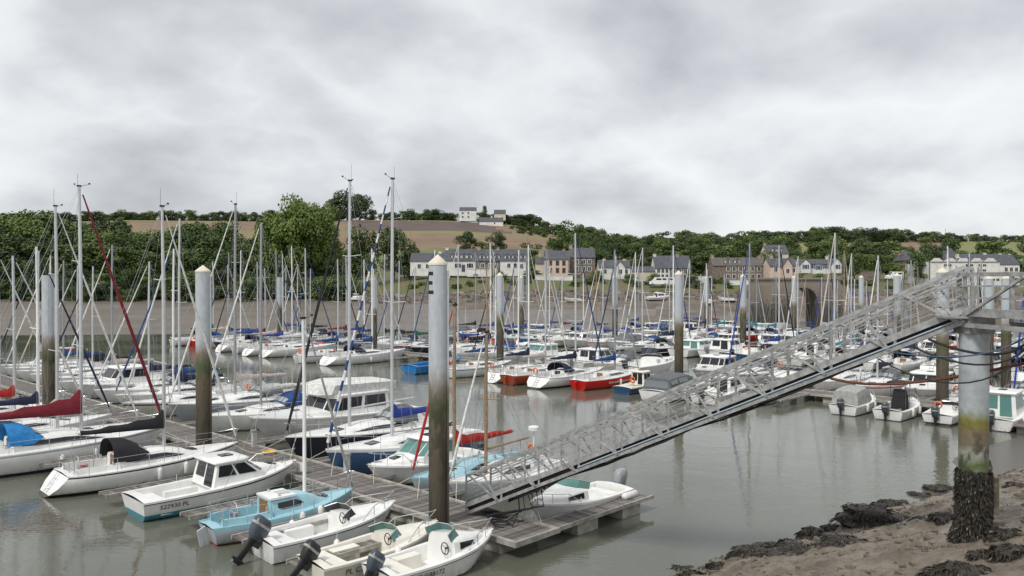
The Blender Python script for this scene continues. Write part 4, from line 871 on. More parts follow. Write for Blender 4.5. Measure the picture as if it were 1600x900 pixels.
# loops of cable on the landing
rnd = random.Random(11)
for k in range(6):
    p0 = GA.lerp(GB, .13 + .012*k) + up*-.36 + Vector((.2, .4 - .1*k, 0)); q = on(E0, -3.0 + .25*k, .8 + .15*k, DK + .03); pts = [p0, p0 + Vector((rnd.uniform(-.1, .2), 0, -.5))] + [q + Vector((.32*math.cos(a), .32*math.sin(a), .02 + .1*max(0, math.sin(a*.5)))) for a in [i*.7 + k for i in range(8)]]
    tag(MB().tube(pts, .022, 6).build('power_cable', BLACK, smooth=60), 'black power cable looping from gangway to landing, %s from the pile' % ORD[k], 'cable', 'looped cables on the landing')
# small fittings on the nearest walkway
sg = thing('notice_board', on(E0, 8.1, .35, DK), HN + R(100), 'white notice board standing on the walkway behind the light blue boat', 'sign')
mb = MB(); mb.box((0, 0, .28), (.62, .03, .36)); mb.build('board', WHITE, sg); mb = MB(); mb.box((-.2, .03, .1), (.03, .03, .25)); mb.box((.2, .03, .1), (.03, .03, .25)); mb.build('leg', STEEL, sg)
for k in range(3): mb = MB(); mb.box((0, -.018, .36 - .08*k), (.46 - .06*k, .004, .03)); mb.build('printed_line', mat('faded print', (.35, .33, .31), .7), sg)
for k, (s_, n_, lb) in enumerate(((6.9, 1.75, 'grey service post beside the blue hull bow'), (1.5, 1.75, 'grey service post beside the green-glass cruiser bow'), (14.5, 1.75, 'grey service post beside the big white motor yacht'))):
    r_ = thing('service_post', on(E0, s_, n_, DK), HN, lb, 'post'); mb = MB(); mb.box((0, 0, .36), (.2, .2, .72)); mb.build('column', GREYD, r_); mb = MB(); mb.box((0, 0, .76), (.25, .25, .09)); mb.build('cap', ALU, r_)
mb = MB(); c = on(E0, 12.5, 1.4, DK + .05); mb.tube([c + Vector((.24*math.cos(a*.6) * (1 + .12*(a//10)), .24*math.sin(a*.6)*(1 + .12*(a//10)), .01 + .012*a/6)) for a in range(32)], .03, 6); tag(mb.build('coiled_hose', YELLOW, smooth=60), 'yellow hose coiled on the walkway by the motor yacht bow', 'hose')
for k, (s_, n_, lb) in enumerate(((-4.05, 6.6, 'white fender lying at the end of the open-water finger'),)):
    c = on(E0, s_, n_, DK + .1); mb = MB(); mb.tube([c + U*.2 - NV*.42, c + U*.2 - NV*.36, c + U*.2 + NV*.36, c + U*.2 + NV*.42], [.04, .13, .13, .04], 9); tag(mb.build('loose_fender', FOAM, smooth=60), lb, 'fender')


# ------------------------------------------------------------------ boats of the nearest pontoon, near side
def stern(px, py, z, L, hd=HN): p = at(px, py, z); return (p.x + math.cos(hd)*L/2, p.y + math.sin(hd)*L/2)
def bowin(px, py, z, L, hd=HN): p = at(px, py, z); return (p.x - math.cos(hd)*L/2, p.y - math.sin(hd)*L/2)
HF = HN + math.pi
H2 = R(43)
motorboat('small white cuddy boat registered CN588172 with dark outboard', bowin(769, 828, .8, 4.1, H2), H2, 4.1, 1.65, kind='cuddy', boot=None, stripe='black', fs=.55, fb=.8, motor=COWL, tilt=R(38), msc=.8, glass=GLASSG, reg=('CN588172', .28, .34, .22), anti='white', inner=CREAM)
motorboat('cream open boat registered PL C2587 with black outboard', bowin(682, 816, .8, 4.35, H2), H2, 4.35, 1.75, hull='cream', kind='bow', deck=CREAM, fs=.56, fb=.82, motor=BLACK, tilt=R(45), msc=.85, glass=GLASSG, reg=('PL C2587', .24, .32, .24), anti='green')
motorboat('white speedboat with blue side stripe and large dark grey outboard', bowin(616, 785, .85, 4.75, H2), H2, 4.75, 1.85, kind='bow', stripe='blue', fs=.6, fb=.88, motor=COWL, tilt=R(40), msc=1.0, cove='dblue', anti='white', reg=('PL 528781', .2, .42, .1))
rt, h = sailboat('light blue cabin sailboat with short mast and checked foredeck', bowin(552, 764, .85, 5.2, H2), H2, 5.2, 1.9, hull='pale', stripe='sky', cove='sky', deck=HUL['sky'], cover=None, genoa='lgrey', H=6.0, scoop=False, fs=.6, fb=.85, cabin_h=.5, wind=(.38, .56), boomf=0, tmast=.62, gr=.045, win=True, anti='red', spreaders=0)
mb = MB(); mb.box((h.sh(.42).x, 0, h.zs(.42) + .57), (.95, 1.05, .07)); mb.build('roof', WHITE, rt)
motorboat('white cabin cruiser registered 522930 PL with turquoise waterline', bowin(461, 718, 1.1, 6.3, R(45)), R(45), 6.3, 2.35, kind='cabin', boot='teal', anti='teal', bz=.24, fs=.72, fb=1.05, motor=None, cab=(.38, .72), ch=.88, reg=('522930 PL', .15, .46, .24), stripe='black', rakes=(.75, .2))
sailboat('white racing yacht marked 3.40 with black sail cover and black sprayhood', bowin(372, 690, 1.05, 8.1, R(44)), R(44), 8.1, 2.75, cover='black', genoa='white', hood='black', H=10.3, boot='black', cove='black', anti='black', fs=.78, fb=1.0, wind=(.36, .66), reg=('3.40', .42, .16, .16), spreaders=2, tmast=.585, boomf=.42, cvh=1.15, cabin_h=.47)
sailboat('white yacht with burgundy sail cover, burgundy genoa and blue sprayhood', bowin(258, 666, 1.15, 10.2, R(44)), R(44), 10.2, 3.2, cover='burgundy', genoa='burgundy', hood='sky', H=11.4, cove='grey', fs=.95, fb=1.15, wind=(.36, .7), spreaders=2, tmast=.62, boomf=.42, gr=.075, boot='navy', cvh=1.75, cabin_h=.5)
sailboat('white yacht with cream furled sails at the far left, behind the burgundy cover', tuple(on(E0, 22.2, -5.2))[:2], HN, 9.4, cover='cream', genoa='white', H=10.8, hood='navy', spreaders=2, extras=('flag',))
sailboat('white yacht with navy sail cover and navy genoa beside the uncapped pile', tuple(on(E0, 26.0, -4.9))[:2], HN, 8.8, cover='navy', genoa='navy', H=9.0, det=1)
sailboat('white yacht with red sail cover, half cut by the left edge', tuple(on(E0, 29.8, -5.0))[:2], HN, 9.0, cover='red', genoa='white', H=8.6, det=1)
sailboat('white yacht with white boom bag, last at the left edge', tuple(on(E0, 33.4, -4.8))[:2], HN, 8.6, cover='white', genoa='white', H=8.8, det=1)
# far side of the nearest pontoon (bow to the walkway)
def bowout(px, py, z, L): p = at(px, py, z); return (p.x + NV.x*L/2, p.y + NV.y*L/2)
motorboat('white speedboat with light grey outboard moored at the open-water finger', tuple(on(E0, -2.75, 4.75))[:2], HF, 4.7, 1.85, kind='cuddy', fs=.66, fb=.9, motor=COWLG, msc=.95, glass=GLASSG, anti='pale')
sailboat('white sailboat with wooden mast moored beside the gangway foot', bowout(700, 752, .95, 6.2), HF, 6.2, 2.2, hull='pale', cove='white', cover=None, genoa='white', H=5.4, tmast=.68, scoop=False, mastm=SPAR, fs=.65, fb=.9, boomf=.4, cabin_h=.45, spreaders=1)
sailboat('light blue sailboat with red sail cover and wooden mast', bowout(641, 748, .95, 6.8), HF, 6.8, 2.2, hull='pale', stripe='sky', deck=HUL['sky'], cover='red', genoa='red', H=6.4, tmast=.67, scoop=False, mastm=SPAR, fs=.65, fb=.95, boomf=.5, cabin_h=.45, extras=('radar', 'horseshoe'))
motorboat('white pilothouse cruiser with green tinted windows, bow to the walkway', bowout(574, 728, 1.0, 5.8), HF, 5.8, 2.3, kind='cabin', glass=GLASSG, fs=.7, fb=1.0, cab=(.30, .66), ch=1.0, rakes=(.7, .1), anti='pale', motor=COWL)
sailboat('blue-hulled sailboat with striped blue and white furled genoa', bowout(508, 704, 1.3, 8.6), HF, 8.6, 2.8, hull='blue', cover='royal', genoa='blue', gstripe='white', H=11.6, scoop=False, fs=.95, fb=1.3, tmast=.59, gr=.06, spreaders=1, cove='white')
sailboat('navy-hulled sailboat with tall mast and black furled genoa', bowout(444, 684, 1.25, 10.2), HF, 10.2, 3.2, hull='navy', cover=None, genoa='black', H=12.0, fs=.95, fb=1.25, hood='grey', tmast=.65, spreaders=2, gr=.07, wind=(.36, .68), boomf=.4)
motorboat('big white motor yacht with covered flybridge', bowout(388, 653, 1.45, 9.6), HF, 9.6, 3.5, kind='cabin', fs=1.05, fb=1.45, motor=None, cab=(.18, .62), ch=1.15, rakes=(.5, .1), extras=('flybridge', 'antenna'), cat='motor yacht', name='motor_yacht', anti='pale', lowf=.30)
sailboat('grey-hulled yacht with cream boom cover and grey sprayhood behind the capped pile', bowout(262, 632, 1.2, 10), HF, 10, 3.2, hull='grey', cover='cream', genoa='white', hood='grey', H=11.8, fs=.95, fb=1.2, spreaders=2)
sailboat('cream-hulled sailboat with black stripe, left of the grey yacht', bowout(190, 628, 1.1, 8.4), HF, 8.4, hull='cream', stripe='black', cover='navy', genoa='white', H=11.2, scoop=False, spreaders=1, extras=('horseshoe',))
sailboat('white yacht with long blue boom cover left of the cream sailboat', tuple(on(E0, 33.6, 7.0))[:2], HF, 9.2, cover='blue', genoa='blue', H=9.4, hood='navy', det=1, spreaders=2)
sailboat('white yacht with navy sprayhood, third left of the grey yacht', tuple(on(E0, 37.2, 6.8))[:2], HF, 8.8, cover='navy', genoa='white', H=8.6, hood='navy', det=1)
motorboat('white pilothouse boat moored far left behind the uncapped pile', tuple(on(E0, 40.6, 6.0))[:2], HF, 7.4, kind='cabin', det=1, motor=None, ch=1.2, fs=.9, fb=1.2)
sailboat('white yacht with cream boom cover near the end of the first walkway', tuple(on(E0, 44, 6.8))[:2], HF, 9, cover='cream', genoa='white', H=10, det=1)
sailboat('white yacht with black sail cover near the end of the first walkway', tuple(on(E0, 47.6, 6.6))[:2], HF, 8.4, cover='black', genoa='navy', H=8.4, det=1)
sailboat('white yacht with blue sprayhood between motor yacht and grey yacht', tuple(on(E0, 21.8, 6.9))[:2], HF, 8.8, cover='white', genoa='white', H=10.6, hood='blue', det=1, spreaders=2)
for k, (s_, cv, gn) in enumerate(((51, 'navy', 'white'), (54.4, 'blue', 'cream'), (57.8, 'burgundy', 'white'), (61, 'white', 'navy'))):
    sailboat('white yacht with %s boom cover at the leftmost end of the first walkway' % cv, tuple(on(E0, s_, 6.6))[:2], HF, 8.5, cover=cv, genoa=gn, H=8.5 + .5*k, det=1)
# ------------------------------------------------------------------ second pontoon, near side: sterns towards us
def dstern(px, py, L): p = at(px, py, 0.05); return (p.x + NV.x*L/2, p.y + NV.y*L/2)
S2 = dict(det=1)
sailboat('white yacht with navy boom cover, stern-on, left end of second row', dstern(338, 550, 9.2), HN, 9.2, cover='royal', genoa='white', H=9.6, **S2)
sailboat('white yacht with yellow stern bag, between two white sterns', dstern(380, 556, 8.6), HN, 8.6, cover='royal', genoa='white', H=10.4, extras=('flag',), **S2)
sailboat('large white yacht with white boom bag and rounded white stern', dstern(407, 558.5, 9.8), HN, 9.8, cover='white', genoa='blue', H=11, extras=('horseshoe',), **S2)
sailboat('white sailboat with broad blue hull stripe and blue cockpit cloth', dstern(467, 567, 8.2), HN, 8.2, stripe='dblue', cover='blue', genoa='navy', H=9.6, scoop=False, extras=('horseshoe',), **S2)
sailboat('long white yacht with square hull ports behind the tallest masts', dstern(503, 571, 10.6), HN, 10.6, cover='blue', genoa='white', H=10.6, hood='navy', extras=('flag',), spreaders=2, **S2)
motorboat('bright blue wooden fishing boat with yellow fittings', dstern(640, 584, 6.4), HN, 6.4, 2.5, hull='cobalt', kind='pilot', cab=(.5, .72), ch=1.1, stripe='orange', fs=.75, fb=1.2, motor=None, deck=HUL['cobalt'], cabm=WHITE, extras=('mast', 'lifebuoy'), det=1, name='fishing_boat', cat='fishing boat', rakes=(.1, .1))
sailboat('white sailboat with blue stripe and orange gear in the cockpit', dstern(703, 590, 7.8), HN, 7.8, stripe='dblue', cover='blue', genoa='white', H=8.8, scoop=False, mastm=SPAR, extras=('horseshoe',), **S2)
sailboat('white yacht with round open stern, left of the orange hull', dstern(764, 598, 8.4), HN, 8.4, cover='navy', genoa='white', H=10.4, extras=('horseshoe',), **S2)
sailboat('orange-brown hulled sailboat with white coachroof', dstern(795, 601, 7.8), HN, 7.8, hull='orange', cover='cream', genoa='white', H=9.0, scoop=False, **S2)
sailboat('white yacht with open stern, dark sprayhood and orange lifebuoy', dstern(832, 607, 9.2), HN, 9.2, cover='navy', genoa='blue', hood='navy', H=11.2, boot='black', cove='grey', anti='black', extras=('horseshoe',), spreaders=2, **S2)
sailboat('bright red-hulled sailboat with blue sail cover', dstern(905, 609, 8.0), HN, 8.0, 2.6, hull='red', anti='red', cover='blue', genoa='lgrey', H=9.8, scoop=False, fs=.75, fb=1.05, **S2)
motorboat('small blue fishing launch with orange lifebuoys beside the red boat', dstern(972, 615, 4.4), HN, 4.4, 1.8, hull='dblue', kind='pilot', cab=(.45, .70), ch=.95, motor=None, deck=CREAM, extras=('lifebuoy',), det=1, fs=.5, fb=.8, name='fishing_boat', cat='fishing boat', rakes=(.1, .05))
motorboat('white motorboat under a dark grey canopy with clear panes', dstern(1022, 627, 6.6), HN, 6.6, 2.6, kind='bow', tarp='grey', motor=None, stripe='black', fs=.75, fb=1.0)
motorboat('white cabin boat behind the gangway, right of the grey canopy', dstern(1100, 631, 5.6), HN, 5.6, kind='cabin', det=1, ch=1.0)
motorboat('white speedboat behind the gangway, left of the empty finger', dstern(1165, 634, 4.8), HN, 4.8, kind='bow', det=1)
motorboat('white motorboat with light grey cockpit cover and grey outboard', dstern(1318, 648, 4.6), HN, 4.6, 1.95, kind='bow', tarp='lgrey', motor=COWL, fs=.6, fb=.9, msc=.9)
motorboat('white centre-console boat with black cover and flat top', dstern(1388, 656, 4.6), HN, 4.6, 1.95, kind='console', canopy='black', motor=COWL, fs=.6, fb=.9, msc=.95)
motorboat('white open motorboat with rope seats left of the thick pier', dstern(1466, 663, 4.3), HN, 4.3, 1.85, kind='bow', boot='navy', motor=COWL, fs=.58, fb=.85, extras=('lifebuoy',), anti='navy')
motorboat('white pilothouse boat with glass rear door, right of the thick pier', dstern(1552, 672, 5.8), HN, 5.8, 2.3, hull='white', kind='cabin', cab=(.22, .62), ch=1.35, glass=GLASSG, motor=COWL, rakes=(.35, .02), fs=.65, fb=1.0, lowf=.32)
# ------------------------------------------------------------------ remaining rows
rg = random.Random(21)
COV = ['blue', 'blue', 'navy', 'royal', 'white', 'cream', 'green', 'burgundy', 'black', 'teal', 'blue', 'navy']
def filler(o, s0, s1, side, rowname, psail, grp, lmin=7.0, lmax=10., skip=(), off=2.1):
    s_, i, seen_ = s0, 0, {}
    while s_ < s1:
        L = rg.uniform(lmin, lmax); B = L*.33 if rg.random() < 2 else 2
        s_ += B/2 + .2; n_ = (off + .35 + L/2) if side > 0 else (-.45 - L/2); hd = HF if side > 0 else HN
        if rg.random() < .18: hd += math.pi
        hd += R(rg.uniform(-2.5, 2.5)); p = on(o, s_, n_); s_ += B/2 + .2
        px = 800 + F*p.x/p.y
        if px < -60 or px > 1680: continue
        if rg.random() < .02: continue
        sail = rg.random() < psail(px)
        where = '%s from right, %s side of %s walkway' % (ORD[min(i, len(ORD)-1)], 'far' if side > 0 else 'near', rowname); i += 1
        if sail:
            cv = rg.choice(COV); hu = rg.choice(['white']*8 + ['cream', 'blue', 'navy', 'green', 'red'])
            gn = rg.choice(['white', 'white', 'white', 'cream', 'blue', 'navy', 'royal', 'black'])
            sailboat('%s-hulled sailboat with %s sail cover, %s' % (hu, cv, where), p.xy, hd, L, hull=hu, cover=cv, genoa=gn, hood=rg.choice([None, 'navy', 'blue', 'grey']), H=min(11.4, L*rg.uniform(1.05, 1.32)), scoop=rg.random() < .55, det=0, stripe=rg.choice([None, None, 'dblue', None, 'red']), group=grp, mastm=SPAR if rg.random() < .07 else None, extras=rg.choice([(), ('horseshoe',), ('flag',), ()]), boot=rg.choice([None, 'dblue', 'black']), gr=.06)
        else:
            k = rg.choice(['cabin', 'cabin', 'pilot', 'bow', 'cuddy']); hu = rg.choice(['white']*7 + ['cream', 'dblue', 'green']); tp = rg.choice([None, None, 'grey', 'blue', 'lgrey']) if k in ('bow',) else None; L2 = min(L, 7.5)
            motorboat('%s %s, %s' % (hu, {'cabin': 'cabin cruiser', 'pilot': 'pilothouse fishing boat', 'bow': 'open motorboat' if not tp else 'motorboat under a canopy', 'cuddy': 'cuddy motorboat'}[k], where), p.xy, hd, L2, hull=hu, kind=k, cab=(.3, .66) if k == 'cabin' else (.45, .72), ch=rg.uniform(.85, 1.25), lowf=rg.uniform(.4, .58), tarp=tp, det=0, fs=rg.uniform(.65, .9), fb=rg.uniform(1.0, 1.3), group=grp, glass=rg.choice([GLASS, GLASS, GLASS, GLASS, GLASSG]), motor=rg.choice([COWL, BLACK, COWLG, None]), rakes=(rg.uniform(.2, .7), .1), extras=rg.choice([(), ('antenna',), ('mast',), ('lifebuoy',)]))
filler(D0, -14, 88, 1, 'second', lambda px: .9 if px < 780 else .72, 'boats on the far side of the second walkway')
filler(C0, -20, 72, -1, 'third', lambda px: .6, 'boats on the near side of the third walkway')
filler(C0, -20, 72, 1, 'third', lambda px: .65, 'boats on the far side of the third walkway', 6.5, 9)
filler(B0, -2, 60, -1, 'farthest', lambda px: .55, 'boats on the near side of the farthest walkway', 5.5, 8)
filler(B0, -2, 60, 1, 'farthest', lambda px: .5, 'boats on the far side of the farthest walkway', 5.5, 8)
filler(D0, 68, 90, -1, 'second', lambda px: .9, 'yachts at the left end of the second walkway', 8, 9.5)
# boats lying on the far mud
for k, (px, Y, lb, sl_) in enumerate(((551+400-57, 205, 'white dinghy lying aground below the grass bank', 0), (624, 213, 'cream sailboat hull aground under the riverside trees', 0), (556, 214, 'small white cabin boat aground under the dark tree', 1), (1029, 206, 'white motorboat aground on the weedy shore below the vans', 1), (1107, 196, 'small white skiff aground on the mud left of the stone bridge', 0), (1135, 200, 'white rowing boat on the weedy shore left of the stone bridge', 0))):
    p = gpt(px, Y); r_, h = motorboat(lb, (p.x, p.y), R(200 + 60*k), 4.6 if k != 3 else 6.5, kind='cabin' if sl_ else 'open', det=0, motor=None, ch=1.0); r_.location.z = p.z + .22; r_.rotation_euler.x = R(6 if k % 2 else -5)
# seaweed-covered rocks on the bank
ROCKS = [(1062, 893, .5), (1082, 899, .3), (1125, 888, .35), (1180, 868, .75), (1205, 856, .4), (1240, 868, .8), (1278, 836, .6), (1320, 852, .75), (1300, 828, .35), (1362, 810, 1.1), (1395, 792, .7), (1436, 780, .75), (1476, 768, .8), (1452, 772, .4), (1580, 838, .5), (1555, 832, .3), (1588, 868, .5), (1545, 868, .35), (1512, 895, .55), (1470, 898, .35), (1592, 760, .4), (1440, 812, .25), (1478, 812, .45), (1330, 815, .3), (1232, 848, .3)]
def ray_bank(px, py):
    lo_, hi_ = 8., 60.
    for Y10 in range(100, 700):
        Y = Y10/10; p = pw(px, py, Y)
        if p.z <= bank_z(p.x, p.y): return Vector((p.x, p.y, bank_z(p.x, p.y)))
    return pw(px, py, 25)
rockm = mat('dark wet rock', (.05, .042, .034), .6, 0, .5, 4, .8)
for k, (px, py, sz) in enumerate(ROCKS):
    p = ray_bank(px, py); r_ = thing('seaweed_rock', p, 0, 'rock covered in dark seaweed, %s along the waterline mud counted in from the lower left' % ORD[k], 'rock', 'seaweed rocks on the mud bank'); rnd = random.Random(k)
    mb = MB(); nu, nv_ = 12, 7; sd_ = rnd.uniform(0, 50); g = []
    def rp_(u, v):
        d = Vector((math.cos(u)*math.cos(v), math.sin(u)*math.cos(v), math.sin(v))); f_ = 1 + .6*noise.noise(d*1.8 + Vector((sd_, 0, 0))) + .2*noise.noise(d*4 + Vector((0, sd_, 0)))
        return Vector((d.x*sz*.85*f_, d.y*sz*.6*f_, d.z*sz*.30*f_ - .03))
    mb.loft([[rp_(6.283*i/nu, R(-40 + 130*j/nv_)) for i in range(nu)] for j in range(nv_ + 1)], True); mb.build('stone', rockm, r_, smooth=60)
    mb = MB()
    for i in range(int(1100*sz + 150)):
        q = rp_(rnd.uniform(0, 6.283), math.asin(rnd.uniform(-.25, 1))); fronds(mb, q*.98, q.normalized(), rnd, .13, .012)
    tag(mb.build('seaweed', sw, r_), kind='stuff')

rnd = random.Random(9); mb = MB(); mb2 = MB()
for k in range(150):
    r_, q_ = rnd.uniform(-9, 16), rnd.choice([rnd.uniform(-.1, 1.2), rnd.uniform(0, 7)]); c = SH0 + SD*r_ + SN*q_
    for i in range(rnd.randint(8, 34)):
        x, y = c.x + rnd.gauss(0, .22), c.y + rnd.gauss(0, .12); fronds(mb, (x, y, bank_z(x, y) + .005), (rnd.uniform(-.3, .3), rnd.uniform(-.3, .3), 1), rnd, .10, .012)
for k in range(900):
    r_, q_ = rnd.uniform(-10, 18), rnd.uniform(.0, 8); c = SH0 + SD*r_ + SN*q_; z_ = bank_z(c.x, c.y); s_ = rnd.uniform(.02, .07)*(2 if rnd.random() < .06 else 1); mb2.box((c.x, c.y, z_ + s_*.1), (s_*2, s_*1.4, s_), rnd.uniform(0, 3), rnd.uniform(-.4, .4))
tag(mb.build('seaweed_scraps', sw), 'scraps of dark seaweed strewn over the mud bank', 'seaweed', kind='stuff'); tag(mb2.build('pebbles', mat('shore pebble', (.16, .13, .10), .8, 0, .5, 9)), 'small stones scattered over the mud bank', 'stones', kind='stuff')


# ------------------------------------------------------------------ trees
def leafmat(name, c, c2):
    m = bpy.data.materials.new(name); m.use_nodes = True; t = m.node_tree; b = t.nodes['Principled BSDF']; b.inputs['Roughness'].default_value = .65; b.inputs['Specular IOR Level'].default_value = .25
    g = t.nodes.new('ShaderNodeNewGeometry'); oi = t.nodes.new('ShaderNodeObjectInfo'); n_ = t.nodes.new('ShaderNodeTexNoise'); n_.inputs['Scale'].default_value = .35; n_.inputs['Detail'].default_value = 4; t.links.new(g.outputs['Position'], n_.inputs['Vector'])
    def mth(op, a, bb):
        k = t.nodes.new('ShaderNodeMath'); k.operation = op
        for i, v in enumerate((a, bb)):
            if isinstance(v, (int, float)): k.inputs[i].default_value = v
            else: t.links.new(v, k.inputs[i])
        return k.outputs[0]
    f_ = mth('ADD', mth('MULTIPLY', g.outputs['Random Per Island'], .28), mth('ADD', mth('MULTIPLY', n_.outputs['Fac'], .6), mth('MULTIPLY', oi.outputs['Random'], .5)))
    r = t.nodes.new('ShaderNodeValToRGB'); t.links.new(f_, r.inputs[0]); r.color_ramp.elements[0].position = .3; r.color_ramp.elements[0].color = (*c, 1); r.color_ramp.elements[1].position = 1.0; r.color_ramp.elements[1].color = (*c2, 1)
    t.links.new(r.outputs[0], b.inputs['Base Color']); return m
LEAF = leafmat('broadleaf', (.026, .05, .016), (.125, .175, .05)); LEAFD = leafmat('dark foliage', (.019, .037, .014), (.095, .13, .045)); LEAFY = leafmat('poplar foliage', (.045, .085, .02), (.165, .225, .055)); LEAFB = leafmat('bush foliage', (.03, .055, .016), (.12, .165, .045))
BARK = mat('bark', (.075, .06, .045), .9, 0, .4, 2)
def crown_mesh(name, m, seed, blobs=22, leaves=130, leaf=.055, tall=1.0, conic=0, flat=0):
    """unit tree: height 1, crown radius about .42"""
    r_ = random.Random(seed); mb = MB()
    for k in range(blobs):
        a = r_.uniform(0, 6.283); v = r_.random(); z = .30 + .62*v; rad = .30*math.sqrt(max(.05, 1 - ((z - .58)/.42)**2))*(1 - conic*v*.8); d = rad*math.sqrt(r_.random())
        c = Vector((d*math.cos(a), d*math.sin(a), z)); br = r_.uniform(.10, .17)*(1 - .3*conic)
        for i in range(leaves):
            u = Vector((r_.gauss(0, 1), r_.gauss(0, 1), r_.gauss(0, 1))).normalized(); p = c + Vector((u.x, u.y, u.z*(.8 - .3*flat)))*br*r_.uniform(.72, 1.08)
            nrm = (u + Vector((r_.gauss(0, .5), r_.gauss(0, .5), r_.gauss(0, .5) + .3))).normalized(); t1 = nrm.orthogonal().normalized(); t2 = nrm.cross(t1); ang = r_.uniform(0, 6.28); t1, t2 = t1*math.cos(ang) + t2*math.sin(ang), t2*math.cos(ang) - t1*math.sin(ang); s_ = leaf*r_.uniform(.5, 1.0)*.5
            mb.add([p - t1*s_, p + t2*s_*.8, p + t1*s_, p - t2*s_*.8], [(0, 1, 2, 3)])
    x = mb.mesh(name); x.materials.append(m); return x
def trunk_mesh(seed):
    r_ = random.Random(seed); mb = MB(); mb.tube([(0, 0, -.06), (0, 0, .05), (.01, 0, .3), (.02, .01, .62)], [.03, .022, .018, .008], 7)
    for k in range(6):
        a = k*1.05 + r_.random(); z = .22 + .06*k; mb.tube([(0, 0, z), (.12*math.cos(a), .12*math.sin(a), z + .1), (.24*math.cos(a), .24*math.sin(a), z + .16)], [.012, .008, .003], 5)
    x = mb.mesh('trunk'); x.materials.append(BARK); return x
TR = [trunk_mesh(1), trunk_mesh(2)]
CR = {'broad': [crown_mesh('crown', LEAF, s_) for s_ in (1, 2, 3, 4)], 'dark': [crown_mesh('crown', LEAFD, s_, 24, 130) for s_ in (11, 12, 13)], 'poplar': [crown_mesh('crown', LEAFY, 21, 46, 210, .042)], 'bush': [crown_mesh('crown', LEAFB, s_, 16, 110, .075, flat=1) for s_ in (31, 32)], 'pine': [crown_mesh('crown', LEAFD, 41, 26, 120, .05, conic=1)]}
rt_ = random.Random(77)
def tree(kind, px, Y, top=None, hgt=None, wid=1., label='', group=None, name='broadleaf_tree', zoff=0, cat='tree'):
    p = gpt(px, Y); 
    if hgt is None: hgt = max(2.5, (CAMZ - (top - HY)/F*Y) - p.z)
    o = thing(name, p - Vector((0, 0, .3 + (.24*hgt if name in ('hedgerow_tree', 'slope_tree', 'bush', 'shrub', 'pine_tree') else 0))), rt_.uniform(0, 6.28), label, cat, group); sc_ = hgt*1.02; o.scale = (sc_*wid, sc_*wid, sc_)
    c = link('crown', rt_.choice(CR[kind]), o); c.visible_shadow = True
    link('trunk', rt_.choice(TR), o); return o
WT = [(-120, 338), (0, 332), (30, 330), (60, 334), (100, 342), (150, 350), (200, 356), (235, 364), (265, 356), (300, 348), (345, 350), (380, 366), (405, 372), (530, 385), (548, 368), (575, 352), (610, 352), (640, 372), (660, 400)]
G1 = 'trees of the riverside wood'; L1 = 'dark green broadleaf tree in the dense riverside wood at left'
px = -110
while px < 545:     # front edge, middle and back of the wood
    for Y, f_ in ((229, .34), (250, .62), (268, .86), (288, 1.0)):
        q = px + rt_.uniform(-9, 9); tp = interp(WT, q) - 7 + rt_.uniform(-6, 6); base = CAMZ - (gpt(q, Y).z - CAMZ)*0; zt = CAMZ - (tp + 2 - HY)/F*288; z0 = gpt(q, Y).z
        if f_ < 1: zt = z0 + (CAMZ - (tp - HY)/F*260 - z0)*f_*rt_.uniform(.85, 1.1)
        tree(rt_.choice(['broad', 'broad', 'dark']), q, Y, hgt=max(6, zt - z0)*rt_.uniform(.93, 1.03), wid=rt_.uniform(.8, 1.05)*(1.1 if f_ > .8 else 1.35), label=L1, group=G1)
    px += 24
tree('poplar', 468, 246, top=309, wid=.74, label='tallest tree of the wood, yellow-green', name='poplar_tree'); tree('poplar', 430, 250, top=330, wid=.72, label='yellow-green tree on the left shoulder of the tallest tree', name='poplar_tree'); tree('poplar', 500, 252, top=322, wid=.6, label='yellow-green tree on the right shoulder of the tallest tree', name='poplar_tree')
for q, tp, lb in ((575, 352, 'big dark round tree right of the tall yellow-green tree'), (615, 355, 'dark tree directly left of the terrace houses'), (555, 378, 'lower dark tree at the right end of the wood'), (640, 385, 'smallest dark tree touching the white house')): tree('dark', q, 252, top=tp, wid=.95, label=lb)
for q, Y, hg, lb in ((543, 600, 30, 'round dark pine crowning the hill, largest'), (562, 602, 25, 'dark pine at the right of the hilltop clump'), (524, 604, 22, 'dark pine at the left of the hilltop clump'), (580, 604, 12, 'low dark tree right of the hilltop pines')): tree('dark', q, Y, hgt=hg, wid=1.15, label=lb, name='pine_tree')
tree('pine', 757, 596, hgt=14, wid=.7, label='pointed conifer beside the hilltop white house', name='conifer_tree')
for q, tp, Y, k_, lb in ((728, 361, 330, 'dark', 'dark round tree in the field above the terrace, left one'), (775, 360, 330, 'dark', 'dark spreading tree in the field above the terrace, right one'), (750, 372, 340, 'bush', 'pale bush between the two dark field trees'), (888, 344, 300, 'broad', 'tall green tree above the stone house'), (908, 362, 290, 'broad', 'rounded tree right of the tall tree by the stone house'), (868, 372, 300, 'broad', 'green tree left of the tall tree above the quoined house'), (1188, 372, 300, 'broad', 'bright round tree behind the long stone house'), (1296, 372, 420, 'dark', 'broad dark tree above the white bungalow'), (1455, 380, 300, 'dark', 'dark cedar beside the hip-roofed house'), (1475, 384, 305, 'dark', 'dark tree right of the cedar')):
    tree(k_, q, Y, top=tp, wid=1.1, label=lb)
